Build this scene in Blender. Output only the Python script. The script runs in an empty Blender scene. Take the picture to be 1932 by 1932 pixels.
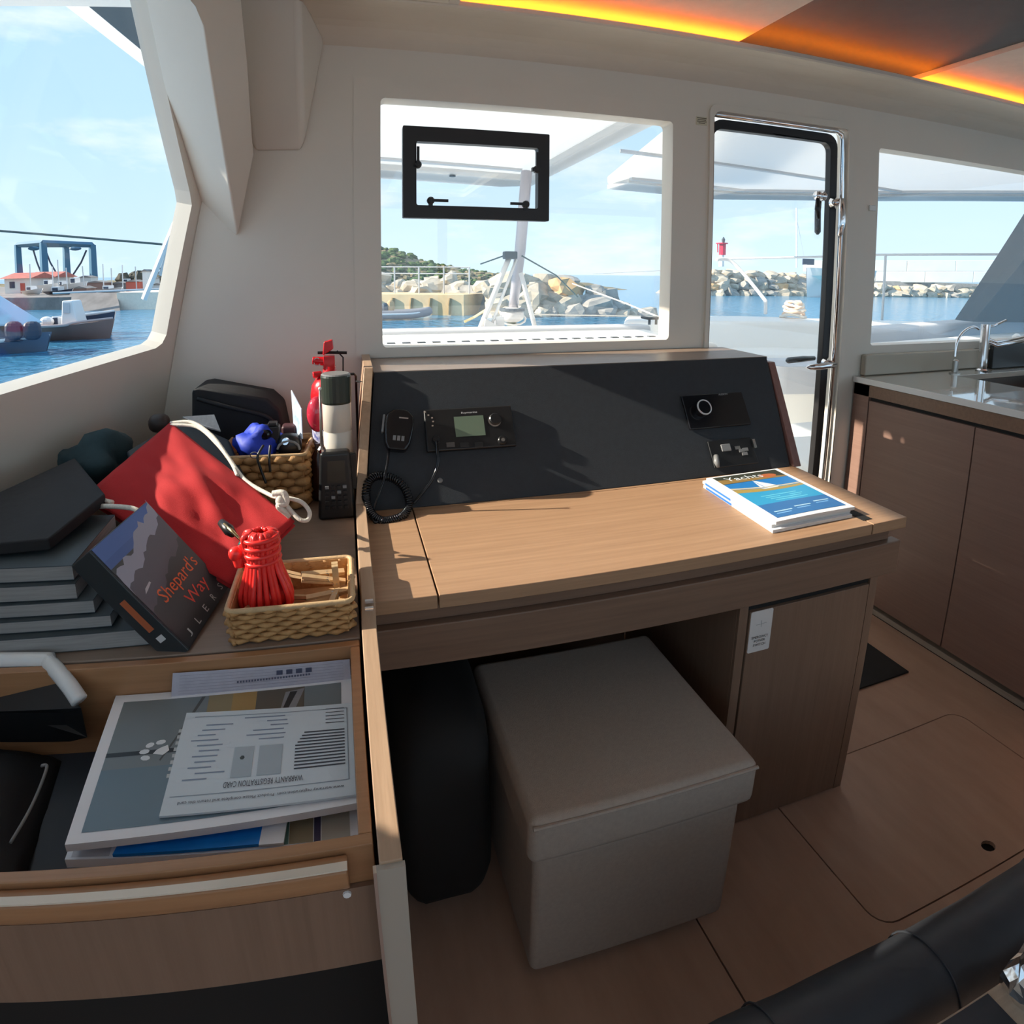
import bpy, math, random
from mathutils import Vector, Matrix, noise
from mathutils.geometry import tessellate_polygon
S = bpy.context.scene
C = S.collection
R = math.radians
# ------------------------------------------------------------------ camera (ultra-wide lens, barrel-distorted, off-centre crop)
YAW, PITCH, ROLL = .26080795, .11694114, .00351426
CXP, CYP = 949.2, 647.5
K1, K3, K4 = .9, -.15682614, .04831806
CAM = Vector((0, 0, 1.30))
_f = Vector((math.sin(YAW)*math.cos(PITCH), math.cos(YAW)*math.cos(PITCH), -math.sin(PITCH)))
_r = Vector((math.cos(YAW), -math.sin(YAW), 0)); _u = _r.cross(_f)
RT = _r*math.cos(ROLL)+_u*math.sin(ROLL); UP = _u*math.cos(ROLL)-_r*math.sin(ROLL); FW = _f
cd = bpy.data.cameras.new('camera'); cam = bpy.data.objects.new('camera', cd); C.objects.link(cam); S.camera = cam
cam.matrix_world = Matrix.Translation(CAM) @ Matrix((RT, UP, -FW)).transposed().to_4x4()
cd.type = 'PANO'; cd.panorama_type = 'FISHEYE_LENS_POLYNOMIAL'
cd.sensor_fit = 'HORIZONTAL'; cd.sensor_width = 19.32; cd.sensor_height = 19.32
cd.fisheye_fov = R(178)
cd.fisheye_polynomial_k0 = 0; cd.fisheye_polynomial_k1 = -K1/10; cd.fisheye_polynomial_k2 = 0
cd.fisheye_polynomial_k3 = -K3/1e3; cd.fisheye_polynomial_k4 = -K4/1e4
cd.shift_x = .5-CXP/1932; cd.shift_y = CYP/1932-.5
cd.clip_start = .01; cd.clip_end = 5000
# ------------------------------------------------------------------ sky, sun, exposure
w = bpy.data.worlds.new('sky'); S.world = w; w.use_nodes = True
nt = w.node_tree; nt.nodes.clear()
def N(t, **k):
    n = nt.nodes.new(t)
    for a, b in k.items(): setattr(n, a, b)
    return n
L = lambda a, b: nt.links.new(a, b)
out = N('ShaderNodeOutputWorld'); bg = N('ShaderNodeBackground'); tc = N('ShaderNodeTexCoord'); sp = N('ShaderNodeSeparateXYZ')
L(tc.outputs['Generated'], sp.inputs[0])
rp = N('ShaderNodeValToRGB'); L(sp.outputs['Z'], rp.inputs[0])
rp.color_ramp.elements[0].position = 0; rp.color_ramp.elements[0].color = (.53, .68, .78, 1)
rp.color_ramp.elements[1].position = .9; rp.color_ramp.elements[1].color = (.29, .48, .74, 1)
e = rp.color_ramp.elements.new(.25); e.color = (.41, .60, .77, 1)
mp = N('ShaderNodeMapping'); mp.inputs['Scale'].default_value = (2.2, 2.2, 7); L(tc.outputs['Generated'], mp.inputs[0])
nz = N('ShaderNodeTexNoise'); nz.inputs['Scale'].default_value = 1.6; nz.inputs['Detail'].default_value = 7; nz.inputs['Roughness'].default_value = .6
L(mp.outputs[0], nz.inputs['Vector'])
cr = N('ShaderNodeValToRGB'); cr.color_ramp.elements[0].position = .53; cr.color_ramp.elements[1].position = .80; L(nz.outputs[0], cr.inputs[0])
mx = N('ShaderNodeMix', data_type='RGBA'); L(cr.outputs[0], mx.inputs[0]); L(rp.outputs[0], mx.inputs[6]); mx.inputs[7].default_value = (.76, .80, .84, 1)
L(mx.outputs[2], bg.inputs[0]); bg.inputs[1].default_value = 1.0; L(bg.outputs[0], out.inputs[0])
SUN = Vector((-1, .19, .53)).normalized()          # towards the sun: in through the port side window
sd = bpy.data.lights.new('sun', 'SUN'); sd.energy = 6.2; sd.angle = R(.55); sd.color = (1, .90, .74)
so = bpy.data.objects.new('sun', sd); C.objects.link(so); so.rotation_euler = SUN.to_track_quat('Z', 'Y').to_euler(); so.location = (-8, 1, 8)
vs = S.view_settings; vs.view_transform = 'Standard'; vs.look = 'None'; vs.exposure = .62; vs.gamma = 1; vs.use_curve_mapping = False
S.cycles.max_bounces = 14; S.cycles.diffuse_bounces = 8; S.cycles.transparent_max_bounces = 16
# ------------------------------------------------------------------ photo pixel -> point on a known plane
def ray(px, py):
    x = (px-CXP)/1000; y = -(py-CYP)/1000; r = math.hypot(x, y)+1e-12
    th = K1*r+K3*r**3+K4*r**4
    return (RT*x+UP*y)*(math.sin(th)/r)+FW*math.cos(th)
def P(px, py, **k):
    d = ray(px, py); (a, v), = k.items(); i = 'xyz'.index(a)
    return CAM+d*((v-CAM[i])/d[i])
def PP(px, py, p0, n):
    d = ray(px, py); return CAM+d*((Vector(p0)-CAM).dot(n)/d.dot(n))
# ------------------------------------------------------------------ mesh builder
class MB:
    def __init__(s): s.v = []; s.f = []
    def add(s, vs_, fs):
        o = len(s.v); s.v += [Vector(a) for a in vs_]; s.f += [tuple(i+o for i in f) for f in fs]; return s
    def hexa(s, p):
        return s.add(p, [(3, 2, 1, 0), (4, 5, 6, 7), (0, 1, 5, 4), (1, 2, 6, 5), (2, 3, 7, 6), (3, 0, 4, 7)])
    def box(s, x0, x1, y0, y1, z0, z1):
        return s.hexa([(x0, y0, z0), (x1, y0, z0), (x1, y1, z0), (x0, y1, z0), (x0, y0, z1), (x1, y0, z1), (x1, y1, z1), (x0, y1, z1)])
    def plate(s, loops, fn, a0, a1):
        """flat plate: first loop is the outline, the others are holes; fn(u,v,h) -> point"""
        loops = [[Vector((p[0], p[1], 0)) for p in l] for l in loops]
        tris = tessellate_polygon(loops); flat = [p for l in loops for p in l]; n = len(flat)
        o = len(s.v)
        for h in (a0, a1): s.v += [Vector(fn(p.x, p.y, h)) for p in flat]
        s.f += [tuple(o+i for i in t) for t in tris]+[tuple(o+n+i for i in reversed(t)) for t in tris]
        k = 0
        for l in loops:
            m = len(l)
            for i in range(m):
                j = (i+1) % m; s.f.append((o+k+i, o+k+j, o+n+k+j, o+n+k+i))
            k += m
        return s
    def prism(s, poly, axis, a0, a1):
        fn = {'x': lambda u, v, h: (h, u, v), 'y': lambda u, v, h: (u, h, v), 'z': lambda u, v, h: (u, v, h)}[axis]
        return s.plate([poly], fn, a0, a1)
    def tube(s, path, r, n=8, closed=False):
        path = [Vector(p) for p in path]; m = len(path); rr = r if isinstance(r, (list, tuple)) else [r]*m
        o = len(s.v); nrm = None
        for i in range(m):
            a = path[i-1] if (i or closed) else path[i]; b = path[(i+1) % m] if (i < m-1 or closed) else path[i]
            t = (b-a).normalized()
            if nrm is None:
                nrm = t.cross(Vector((0, 0, 1)))
                if nrm.length < .1: nrm = t.cross(Vector((1, 0, 0)))
            nrm = (nrm-t*nrm.dot(t)).normalized(); bn = t.cross(nrm)
            for k in range(n):
                an = 2*math.pi*k/n; s.v.append(path[i]+(nrm*math.cos(an)+bn*math.sin(an))*rr[i])
        for i in range(m if closed else m-1):
            j = (i+1) % m
            for k in range(n):
                l = (k+1) % n; s.f.append((o+i*n+k, o+i*n+l, o+j*n+l, o+j*n+k))
        if not closed:
            s.f.append(tuple(o+k for k in reversed(range(n)))); s.f.append(tuple(o+(m-1)*n+k for k in range(n)))
        return s
    def lathe(s, prof, base, axis=(0, 0, 1), n=24, cap=True):
        q = Vector(axis).to_track_quat('Z', 'Y'); o = len(s.v); base = Vector(base); m = len(prof)
        for r, h in prof:
            for k in range(n):
                a = 2*math.pi*k/n; s.v.append(base+q @ Vector((r*math.cos(a), r*math.sin(a), h)))
        for i in range(m-1):
            for k in range(n):
                l = (k+1) % n; s.f.append((o+i*n+k, o+i*n+l, o+(i+1)*n+l, o+(i+1)*n+k))
        if cap: s.f.append(tuple(o+k for k in reversed(range(n)))); s.f.append(tuple(o+(m-1)*n+k for k in range(n)))
        return s
    def grid(s, fn, nu, nv, thick=0):
        o = len(s.v); k = (nu+1)*(nv+1); pts = [[Vector(fn(i/nu, j/nv)) for j in range(nv+1)] for i in range(nu+1)]
        for i in range(nu+1): s.v += pts[i]
        ix = lambda i, j: o+i*(nv+1)+j
        s.f += [(ix(i, j), ix(i+1, j), ix(i+1, j+1), ix(i, j+1)) for i in range(nu) for j in range(nv)]
        if thick:
            for i in range(nu+1):
                for j in range(nv+1):
                    a = pts[min(i+1, nu)][j]-pts[max(i-1, 0)][j]; b = pts[i][min(j+1, nv)]-pts[i][max(j-1, 0)]
                    s.v.append(pts[i][j]-a.cross(b).normalized()*thick)
            iy = lambda i, j: k+ix(i, j)
            s.f += [(iy(i, j+1), iy(i+1, j+1), iy(i+1, j), iy(i, j)) for i in range(nu) for j in range(nv)]
            rim = [(i, 0) for i in range(nu)]+[(nu, j) for j in range(nv)]+[(i, nv) for i in range(nu, 0, -1)]+[(0, j) for j in range(nv, 0, -1)]
            for q in range(len(rim)):
                a, b = rim[q], rim[(q+1) % len(rim)]; s.f.append((ix(*a), iy(*a), iy(*b), ix(*b)))
        return s
    def ball(s, c, rx, ry, rz, nu=16, nv=10, p=1.0, wob=0, seed=0):
        c = Vector(c); o = len(s.v)
        sg = lambda t: math.copysign(abs(t)**p, t)
        for i in range(1, nv):
            th = math.pi*i/nv
            for k in range(nu):
                ph = 2*math.pi*k/nu
                d = Vector((sg(math.sin(th))*sg(math.cos(ph)), sg(math.sin(th))*sg(math.sin(ph)), sg(math.cos(th))))
                if wob: d *= 1+wob*noise.noise(d*1.7+Vector((seed*3.1, seed, 0)))
                s.v.append(c+Vector((d.x*rx, d.y*ry, d.z*rz)))
        t = len(s.v); s.v += [c+Vector((0, 0, rz)), c-Vector((0, 0, rz))]
        for k in range(nu):
            l = (k+1) % nu
            s.f.append((t, o+k, o+l)); s.f.append((t+1, o+(nv-2)*nu+l, o+(nv-2)*nu+k))
            for i in range(nv-2): s.f.append((o+i*nu+k, o+(i+1)*nu+k, o+(i+1)*nu+l, o+i*nu+l))
        return s
    def xf(s, m): s.v = [m @ v for v in s.v]; return s
    def map(s, fn): s.v = [Vector(fn(v)) for v in s.v]; return s
WL = {}
def props(o, label, cat, group, kind):
    if label: o['label'] = label
    if cat: o['category'] = cat
    if group: o['group'] = group
    if kind: o['kind'] = kind
def thing(name, label, cat, loc, group=None, kind=None):
    o = bpy.data.objects.new(name, None); C.objects.link(o); o.location = loc; o.empty_display_size = .05
    WL[o.name] = Vector(loc); props(o, label, cat, group, kind); return o
def ob(name, mb, mat, parent=None, smooth=False, bev=0, seg=2, sub=0, label=None, cat=None, group=None, kind=None):
    vs_ = mb.v
    lo = Vector([min(v[i] for v in vs_) for i in range(3)]); hi = Vector([max(v[i] for v in vs_) for i in range(3)])
    org = (lo+hi)/2
    if parent is None: org.z = lo.z
    me = bpy.data.meshes.new(name); me.from_pydata([v-org for v in vs_], [], mb.f); me.validate()
    me.materials.append(mat)
    if smooth: me.polygons.foreach_set('use_smooth', [True]*len(me.polygons))
    o = bpy.data.objects.new(name, me); C.objects.link(o); WL[o.name] = org
    if parent is None: o.location = org
    else: o.parent = parent; o.location = org-WL[parent.name]
    import bmesh
    bm = bmesh.new(); bm.from_mesh(me); bmesh.ops.recalc_face_normals(bm, faces=bm.faces); bm.to_mesh(me); bm.free()
    if bev:
        b = o.modifiers.new('bevel', 'BEVEL'); b.width = bev; b.segments = seg; b.limit_method = 'ANGLE'; b.angle_limit = R(35)
        me.polygons.foreach_set('use_smooth', [True]*len(me.polygons))
        b.harden_normals = True
    if sub:
        m = o.modifiers.new('sub', 'SUBSURF'); m.levels = m.render_levels = sub
    props(o, label, cat, group, kind); return o
def dup(root, loc, label=None, rotz=0, parent=None):
    r = root.copy(); C.objects.link(r); r.location = loc; r.rotation_euler.z += rotz
    if label: r['label'] = label
    for ch in root.children:
        c = ch.copy(); C.objects.link(c); c.parent = r
        for g in ch.children:
            d = g.copy(); C.objects.link(d); d.parent = c
    return r
def rrect(x0, x1, y0, y1, r, n=5):
    o = []
    for cx, cy, a in ((x1-r, y1-r, 0), (x0+r, y1-r, 90), (x0+r, y0+r, 180), (x1-r, y0+r, 270)):
        o += [(cx+r*math.cos(R(a+90*i/n)), cy+r*math.sin(R(a+90*i/n))) for i in range(n+1)]
    return o
def spline(pts, n=8):
    pts = [Vector(p) for p in pts]; o = []
    for i in range(len(pts)-1):
        a, b, c, d = pts[max(i-1, 0)], pts[i], pts[i+1], pts[min(i+2, len(pts)-1)]
        for k in range(n):
            t = k/n; o.append(.5*((2*b)+(c-a)*t+(2*a-5*b+4*c-d)*t*t+(3*b-a-3*c+d)*t**3))
    return o+[pts[-1]]
# ------------------------------------------------------------------ materials
def mat(name, col, rough=.5, metal=0, var=0, scale=8, stretch=(1, 1, 1), bump=0, bscale=200, spec=.5, coat=0, emit=None, es=0, col2=None, trans=0):
    m = bpy.data.materials.new(name); m.use_nodes = True; t = m.node_tree; b = t.nodes['Principled BSDF']
    b.inputs['Roughness'].default_value = rough; b.inputs['Metallic'].default_value = metal
    b.inputs['Specular IOR Level'].default_value = spec; b.inputs['Coat Weight'].default_value = coat; b.inputs['Coat Roughness'].default_value = .05
    b.inputs['Base Color'].default_value = (*col, 1); b.inputs['Transmission Weight'].default_value = trans
    co = t.nodes.new('ShaderNodeTexCoord'); ma = t.nodes.new('ShaderNodeMapping'); ma.inputs['Scale'].default_value = stretch
    t.links.new(co.outputs['Object'], ma.inputs[0])
    if var or col2:
        n = t.nodes.new('ShaderNodeTexNoise'); n.inputs['Scale'].default_value = scale; n.inputs['Detail'].default_value = 6; n.inputs['Roughness'].default_value = .65
        t.links.new(ma.outputs[0], n.inputs['Vector'])
        r = t.nodes.new('ShaderNodeValToRGB'); r.color_ramp.elements[0].position = .3; r.color_ramp.elements[1].position = .7
        c2 = col2 or [min(1, c*(1+var)) for c in col]; c1 = col if col2 else [c*(1-var) for c in col]
        r.color_ramp.elements[0].color = (*c1, 1); r.color_ramp.elements[1].color = (*c2, 1)
        t.links.new(n.outputs[0], r.inputs[0]); t.links.new(r.outputs[0], b.inputs['Base Color'])
    if bump:
        n2 = t.nodes.new('ShaderNodeTexNoise'); n2.inputs['Scale'].default_value = bscale; n2.inputs['Detail'].default_value = 3
        t.links.new(ma.outputs[0], n2.inputs['Vector'])
        bp = t.nodes.new('ShaderNodeBump'); bp.inputs['Strength'].default_value = bump; bp.inputs['Distance'].default_value = .002
        t.links.new(n2.outputs[0], bp.inputs['Height']); t.links.new(bp.outputs[0], b.inputs['Normal'])
    if emit: b.inputs['Emission Color'].default_value = (*emit, 1); b.inputs['Emission Strength'].default_value = es
    return m
def wood(name, c1, c2, axis='x', rough=.45, fine=90):
    st = {'x': (.035, 1, 1), 'y': (1, .035, 1), 'z': (1, 1, .035)}[axis]
    return mat(name, c1, rough, col2=c2, scale=fine, stretch=st, bump=.12, bscale=fine*2)
def glass(name, tint=(1, 1, 1), refl=.06):
    m = bpy.data.materials.new(name); m.use_nodes = True; t = m.node_tree; t.nodes.clear()
    o = t.nodes.new('ShaderNodeOutputMaterial'); a = t.nodes.new('ShaderNodeBsdfTransparent'); g = t.nodes.new('ShaderNodeBsdfGlossy'); x = t.nodes.new('ShaderNodeMixShader')
    a.inputs[0].default_value = (*tint, 1); g.inputs['Roughness'].default_value = .01; x.inputs[0].default_value = refl
    t.links.new(a.outputs[0], x.inputs[1]); t.links.new(g.outputs[0], x.inputs[2]); t.links.new(x.outputs[0], o.inputs[0]); return m
M = {}
M['wall'] = mat('white_gelcoat', (.70, .655, .585), .42, var=.02, scale=3)
M['frame'] = mat('white_frame', (.80, .79, .77), .35)
M['ceil'] = mat('ceiling_vinyl', (.66, .605, .525), .6, var=.03, scale=4)
M['ceilpanel'] = mat('ceiling_panel_fabric', (.66, .61, .545), .8, var=.04, scale=30, bump=.15, bscale=400)
M['ceildark'] = mat('dark_ceiling_panel', (.055, .058, .062), .55, var=.1, scale=20)
M['oak'] = wood('oak_x', (.36, .205, .115), (.47, .28, .16), 'x')
M['oakdark'] = wood('walnut_x', (.19, .112, .074), (.25, .15, .10), 'x', .42)
M['walnut'] = wood('walnut_z', (.205, .122, .08), (.26, .158, .106), 'z', .42)
M['galley'] = wood('galley_walnut', (.235, .14, .11), (.29, .178, .14), 'y', .42, 70)
M['panel'] = wood('panel_oak', (.40, .26, .165), (.50, .33, .215), 'y')
M['drawer'] = wood('drawer_oak', (.36, .175, .08), (.45, .23, .11), 'x', .4)
M['worktop'] = wood('worktop_walnut', (.23, .165, .125), (.29, .21, .16), 'x', .4)
M['floor'] = mat('floor_laminate', (.44, .27, .19), .42, col2=(.53, .335, .24), scale=14, stretch=(1, .25, 1), bump=.08, bscale=60)
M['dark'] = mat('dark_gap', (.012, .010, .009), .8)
M['console'] = mat('charcoal_vinyl', (.024, .028, .034), .7, var=.12, scale=60, bump=.25, bscale=700)
M['stool'] = mat('taupe_fabric', (.42, .335, .275), .85, var=.06, scale=120, bump=.4, bscale=900)
M['sofa'] = mat('charcoal_leather', (.030, .033, .040), .5, var=.15, scale=9, bump=.3, bscale=40)
M['black'] = mat('black_plastic', (.012, .012, .013), .35)
M['blackm'] = mat('black_matte', (.010, .010, .012), .75, var=.2, scale=12, bump=.3, bscale=50)
M['blackg'] = mat('black_gloss', (.008, .008, .01), .12)
M['rubber'] = mat('black_rubber', (.015, .014, .016), .45)
M['chrome'] = mat('chrome', (.82, .82, .84), .09, 1)
M['steel'] = mat('brushed_steel', (.5, .49, .47), .28, 1)
M['sink'] = mat('sink_steel', (.24, .225, .21), .35, .8)
M['counter'] = mat('glossy_beige_counter', (.52, .475, .41), .035, var=.02, spec=.6, coat=.6)
M['lcd'] = mat('green_lcd', (.15, .20, .14), .25)
M['grey'] = mat('grey_plastic', (.22, .22, .22), .4)
M['white'] = mat('white_plastic', (.78, .78, .77), .4)
M['paper'] = mat('paper', (.88, .89, .92), .6, var=.02)
M['pages'] = mat('page_edges', (.62, .60, .57), .8, var=.12, scale=400, stretch=(.05, .05, 1))
M['greypages'] = mat('grey_page_edges', (.30, .295, .29), .8, var=.15, scale=260, stretch=(.05, .05, 1))
M['red'] = mat('red_paint', (.62, .012, .02), .22, coat=.3)
M['redcloth'] = mat('red_canvas', (.46, .014, .016), .9, var=.1, scale=6, bump=.35, bscale=900)
M['redcord'] = mat('red_nylon_cord', (.85, .035, .03), .28, var=.08, scale=50)
M['redglass'] = mat('translucent_red_plastic', (.55, .03, .06), .12, coat=.4)
M['rope'] = mat('cream_rope', (.72, .66, .57), .85, var=.1, scale=150, bump=.5, bscale=400)
M['wicker'] = mat('seagrass', (.40, .20, .07), .65, col2=(.62, .35, .14), scale=38, bump=.4, bscale=300)
M['wickrim'] = mat('seagrass_rim', (.60, .40, .21), .6, var=.15, scale=60, bump=.3, bscale=300)
M['peg'] = mat('pale_wood', (.60, .40, .21), .6, var=.12, scale=60)
M['cream'] = mat('cream_enamel', (.66, .60, .52), .3)
M['capgreen'] = mat('dark_green_cap', (.03, .04, .03), .35)
M['blue'] = mat('blue_pouch', (.012, .045, .50), .6, var=.25, scale=14)
M['teal'] = mat('dark_teal_cloth', (.016, .042, .05), .9, var=.25, scale=10, bump=.5, bscale=60)
M['slate'] = mat('slate_cover', (.045, .062, .072), .6, var=.1)
M['cover'] = mat('book_cover', (.03, .036, .04), .35)
M['silver'] = mat('silver_foil', (.85, .84, .82), .18, 1, bump=.8, bscale=30)
M['deck'] = mat('white_deck', (.92, .91, .88), .4)
M['deckgrey'] = mat('pale_grey_cushion', (.60, .62, .66), .8, bump=.2, bscale=60)
M['roof'] = mat('hardtop_white', (.9, .9, .9), .35)
_t = M['roof'].node_tree; _b = _t.nodes['Principled BSDF']; _o = _t.nodes['Material Output']; _x = _t.nodes.new('ShaderNodeMixShader'); _s = _t.nodes.new('ShaderNodeBsdfTranslucent'); _s.inputs[0].default_value = (.97, .96, .94, 1); _x.inputs[0].default_value = .5
_t.links.new(_b.outputs[0], _x.inputs[1]); _t.links.new(_s.outputs[0], _x.inputs[2]); _t.links.new(_x.outputs[0], _o.inputs[0])
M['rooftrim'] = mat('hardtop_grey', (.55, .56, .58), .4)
M['tarp'] = mat('slate_grey_cover', (.055, .075, .095), .6, var=.1, scale=3)
M['rock'] = mat('pale_limestone', (.40, .34, .255), .9, col2=(.60, .53, .42), scale=1.3, bump=.6, bscale=6)
M['rock2'] = mat('grey_limestone', (.27, .25, .225), .9, col2=(.45, .42, .37), scale=1.3, bump=.6, bscale=6)
M['rock3'] = mat('orange_limestone', (.58, .35, .16), .9, col2=(.66, .45, .24), scale=1.3, bump=.6, bscale=6)
M['concrete'] = mat('ochre_concrete', (.72, .54, .31), .85, var=.12, scale=1.2)
M['wallconc'] = mat('pale_concrete', (.92, .91, .85), .9, var=.04, scale=.6)
M['quaygrey'] = mat('grey_quay', (.24, .215, .20), .9, var=.3, scale=.8)
M['hill'] = mat('hill_ground', (.13, .105, .055), .95, col2=(.30, .245, .14), scale=.6, bump=.5, bscale=3)
M['bush'] = mat('green_scrub', (.035, .085, .018), .95, col2=(.11, .16, .05), scale=2)
M['bush2'] = mat('dry_scrub', (.17, .14, .075), .95, col2=(.28, .23, .13), scale=2)
M['galv'] = mat('galvanised', (.60, .60, .60), .4, .4)
M['liftblue'] = mat('teal_blue_steel', (.045, .16, .26), .5)
M['roofred'] = mat('red_tile_roof', (.52, .16, .12), .8, var=.15, scale=2)
M['hutwhite'] = mat('hut_white', (.78, .74, .68), .8)
M['hutred'] = mat('hut_red_door', (.45, .10, .07), .7)
M['hullbrown'] = mat('brown_hull', (.26, .15, .12), .5, var=.15, scale=1)
M['hullnavy'] = mat('navy_fender_hull', (.035, .05, .085), .5)
M['hullblue'] = mat('pale_blue_boat', (.42, .60, .72), .5)
M['boatwhite'] = mat('boat_white', (.80, .78, .76), .5)
M['beaconred'] = mat('beacon_red', (.75, .015, .06), .5)
M['led'] = mat('orange_led', (1, .4, .05), .5, emit=(1, .22, .012), es=20)
M['pane'] = glass('window_glass'); M['paneside'] = glass('side_glass', (.97, .985, 1), .03)
# sea water
m = bpy.data.materials.new('harbour_water'); m.use_nodes = True; t = m.node_tree; b = t.nodes['Principled BSDF']
b.inputs['Base Color'].default_value = (.06, .23, .38, 1); b.inputs['Roughness'].default_value = .12; b.inputs['Specular IOR Level'].default_value = .65; b.inputs['IOR'].default_value = 1.33
co = t.nodes.new('ShaderNodeTexCoord'); ma = t.nodes.new('ShaderNodeMapping'); ma.inputs['Scale'].default_value = (1.1, .75, 1); t.links.new(co.outputs['Object'], ma.inputs[0])
n1 = t.nodes.new('ShaderNodeTexNoise'); n1.inputs['Scale'].default_value = 1.9; n1.inputs['Detail'].default_value = 5; n1.inputs['Distortion'].default_value = .6; t.links.new(ma.outputs[0], n1.inputs['Vector'])
bp = t.nodes.new('ShaderNodeBump'); bp.inputs['Strength'].default_value = .55; bp.inputs['Distance'].default_value = .3; t.links.new(n1.outputs[0], bp.inputs['Height']); t.links.new(bp.outputs[0], b.inputs['Normal'])
M['sea'] = m
# print (flat lettering and pictures): colours sit on the faces
m = bpy.data.materials.new('printed_ink'); m.use_nodes = True; t = m.node_tree; b = t.nodes['Principled BSDF']; b.inputs['Roughness'].default_value = .4
a = t.nodes.new('ShaderNodeAttribute'); a.attribute_name = 'ink'; t.links.new(a.outputs['Color'], b.inputs['Base Color']); M['print'] = m
TXT = {}
def text_geo(sx):
    if sx not in TXT:
        cu = bpy.data.curves.new('t', 'FONT'); cu.body = sx; cu.size = 1; cu.resolution_u = 2
        o = bpy.data.objects.new('t', cu); C.objects.link(o); bpy.context.view_layer.update()
        me = bpy.data.meshes.new_from_object(o.evaluated_get(bpy.context.evaluated_depsgraph_get()))
        TXT[sx] = ([(v.co.x, v.co.y) for v in me.vertices], [tuple(p.vertices) for p in me.polygons])
        C.objects.unlink(o); bpy.data.objects.remove(o); bpy.data.curves.remove(cu); bpy.data.meshes.remove(me)
    return TXT[sx]
class Print:
    def __init__(s): s.v = []; s.f = []; s.c = []
    def poly(s, col, pts, h=0):
        o = len(s.v); s.v += [(p[0], p[1], h) for p in pts]; s.f.append(tuple(range(o, o+len(pts)))); s.c.append(col); return s
    def rect(s, col, u0, u1, v0, v1, h=0): return s.poly(col, [(u0, v0), (u1, v0), (u1, v1), (u0, v1)], h)
    def text(s, sx, u, v, w, hgt, col, h=1, rot=0):
        vv, ff = text_geo(sx)
        if not vv: return s
        x0 = min(a[0] for a in vv); x1 = max(a[0] for a in vv); y0 = min(a[1] for a in vv); y1 = max(a[1] for a in vv)
        o = len(s.v); cr_, sr = math.cos(rot), math.sin(rot)
        for a in vv:
            p, q = (a[0]-x0)/(x1-x0)*w, (a[1]-y0)/(y1-y0)*hgt
            s.v.append((u+p*cr_-q*sr, v+p*sr+q*cr_, h))
        s.f += [tuple(i+o for i in f) for f in ff]; s.c += [col]*len(ff); return s
    def build(s, name, fn, parent, eps=.0004):
        org = WL[parent.name]
        me = bpy.data.meshes.new(name); me.from_pydata([Vector(fn(a, b_, eps*(1+h)))-org for a, b_, h in s.v], [], s.f)
        at = me.color_attributes.new('ink', 'FLOAT_COLOR', 'CORNER'); i = 0
        for p in me.polygons:
            for _ in p.loop_indices: at.data[i].color = (*s.c[p.index], 1); i += 1
        me.materials.append(M['print']); o = bpy.data.objects.new(name, me); C.objects.link(o); o.parent = parent; WL[o.name] = org
        return o
def quadmap(p00, p10, p01):
    p00, p10, p01 = Vector(p00), Vector(p10), Vector(p01); eu = p10-p00; ev = p01-p00; n = eu.cross(ev).normalized()
    return lambda u, v, h: p00+eu*u+ev*v+n*h
# ================================================================== THE ROOM
YW = 1.75                                                    # inner face of the aft bulkhead
def st(o, k='structure'): o['kind'] = k; return o
# floor: base plus laminate panels with open joints
fl = st(ob('floor', MB().box(-2.2, 3.95, -2.65, 1.86, -.05, -.012), M['dark'], label='brown laminate saloon floor with hatch panel'))
fn_z = lambda u, v, h: (u, v, h)
hatch = rrect(.967, 1.712, .600, 1.015, .045)
hole = [(1.357+.019*math.cos(a*math.pi/6), .645+.015*math.sin(a*math.pi/6)) for a in range(12)]
grow = lambda d: rrect(.967-d, 1.712+d, .600-d, 1.015+d, .045+d)
ob('floor_panel', MB().box(-2.2, .618, -2.65, 1.75, -.012, 0), M['floor'], fl)
ob('floor_panel', MB().plate([[(.622, -2.65), (1.915, -2.65), (1.915, 1.75), (.622, 1.75)], grow(.0035)], fn_z, -.012, 0), M['floor'], fl)
ob('floor_hatch_panel', MB().plate([hatch, hole], fn_z, -.010, 0), M['floor'], fl)
# port side wall leaning inboard, with the big side window
A_ = P(0, 745, x=-.70); B_ = P(300, 655, y=1.69); K_ = P(362, 385, y=1.715)
WN = (B_-A_).cross(K_-A_).normalized()
if WN.x < 0: WN = -WN
def Wp(y, z, h=0):
    x = A_.x-(WN.y*(y-A_.y)+WN.z*(z-A_.z))/WN.x
    return Vector((x, y, z))+WN*h
def Wq(px, py, h=0):
    p = PP(px, py, A_+WN*h, WN); return (p.y, p.z)
sl = (B_.z-A_.z)/(B_.y-A_.y)
tp = Wq(278, 0)
whole = [(-2.2, 1.16), (.36, 1.12), (.46, 1.16), (.10, 1.93), (-2.2, 1.93)]
hole_b = [(.67, 1.235), (.95, 1.185), (1.19, A_.z-.002), Wq(0, 745), Wq(150, 700), Wq(294, 657), Wq(306, 648), Wq(314, 632), Wq(362, 387), Wq(358, 362), tp, (tp[0]-.02, 2.075), (1.30, 2.075), (1.18, 1.98), (.64, 1.26)]  # unseen forward edge and raised sill are shaped to cut off the sun
zc = [0, .4, .8, 1.2, 1.6, 2.08]
def wx(z):   # where the side wall meets the aft bulkhead
    return Wp(YW+.004, z).x
outer = [(-2.65, -.05), (1.76, -.05), (1.76, 2.12), (-2.65, 2.12)]
st(ob('wall_left', MB().plate([outer, hole_b, whole], lambda u, v, h: Wp(u, v, h), 0, -.05), M['wall'], label='white moulded side wall with large window opening'))
g = [Wq(*q, -.045) for q in ((-60, 745), (150, 685), (300, 645), (318, 630), (366, 386), (362, 358), (286, 0))]
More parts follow.
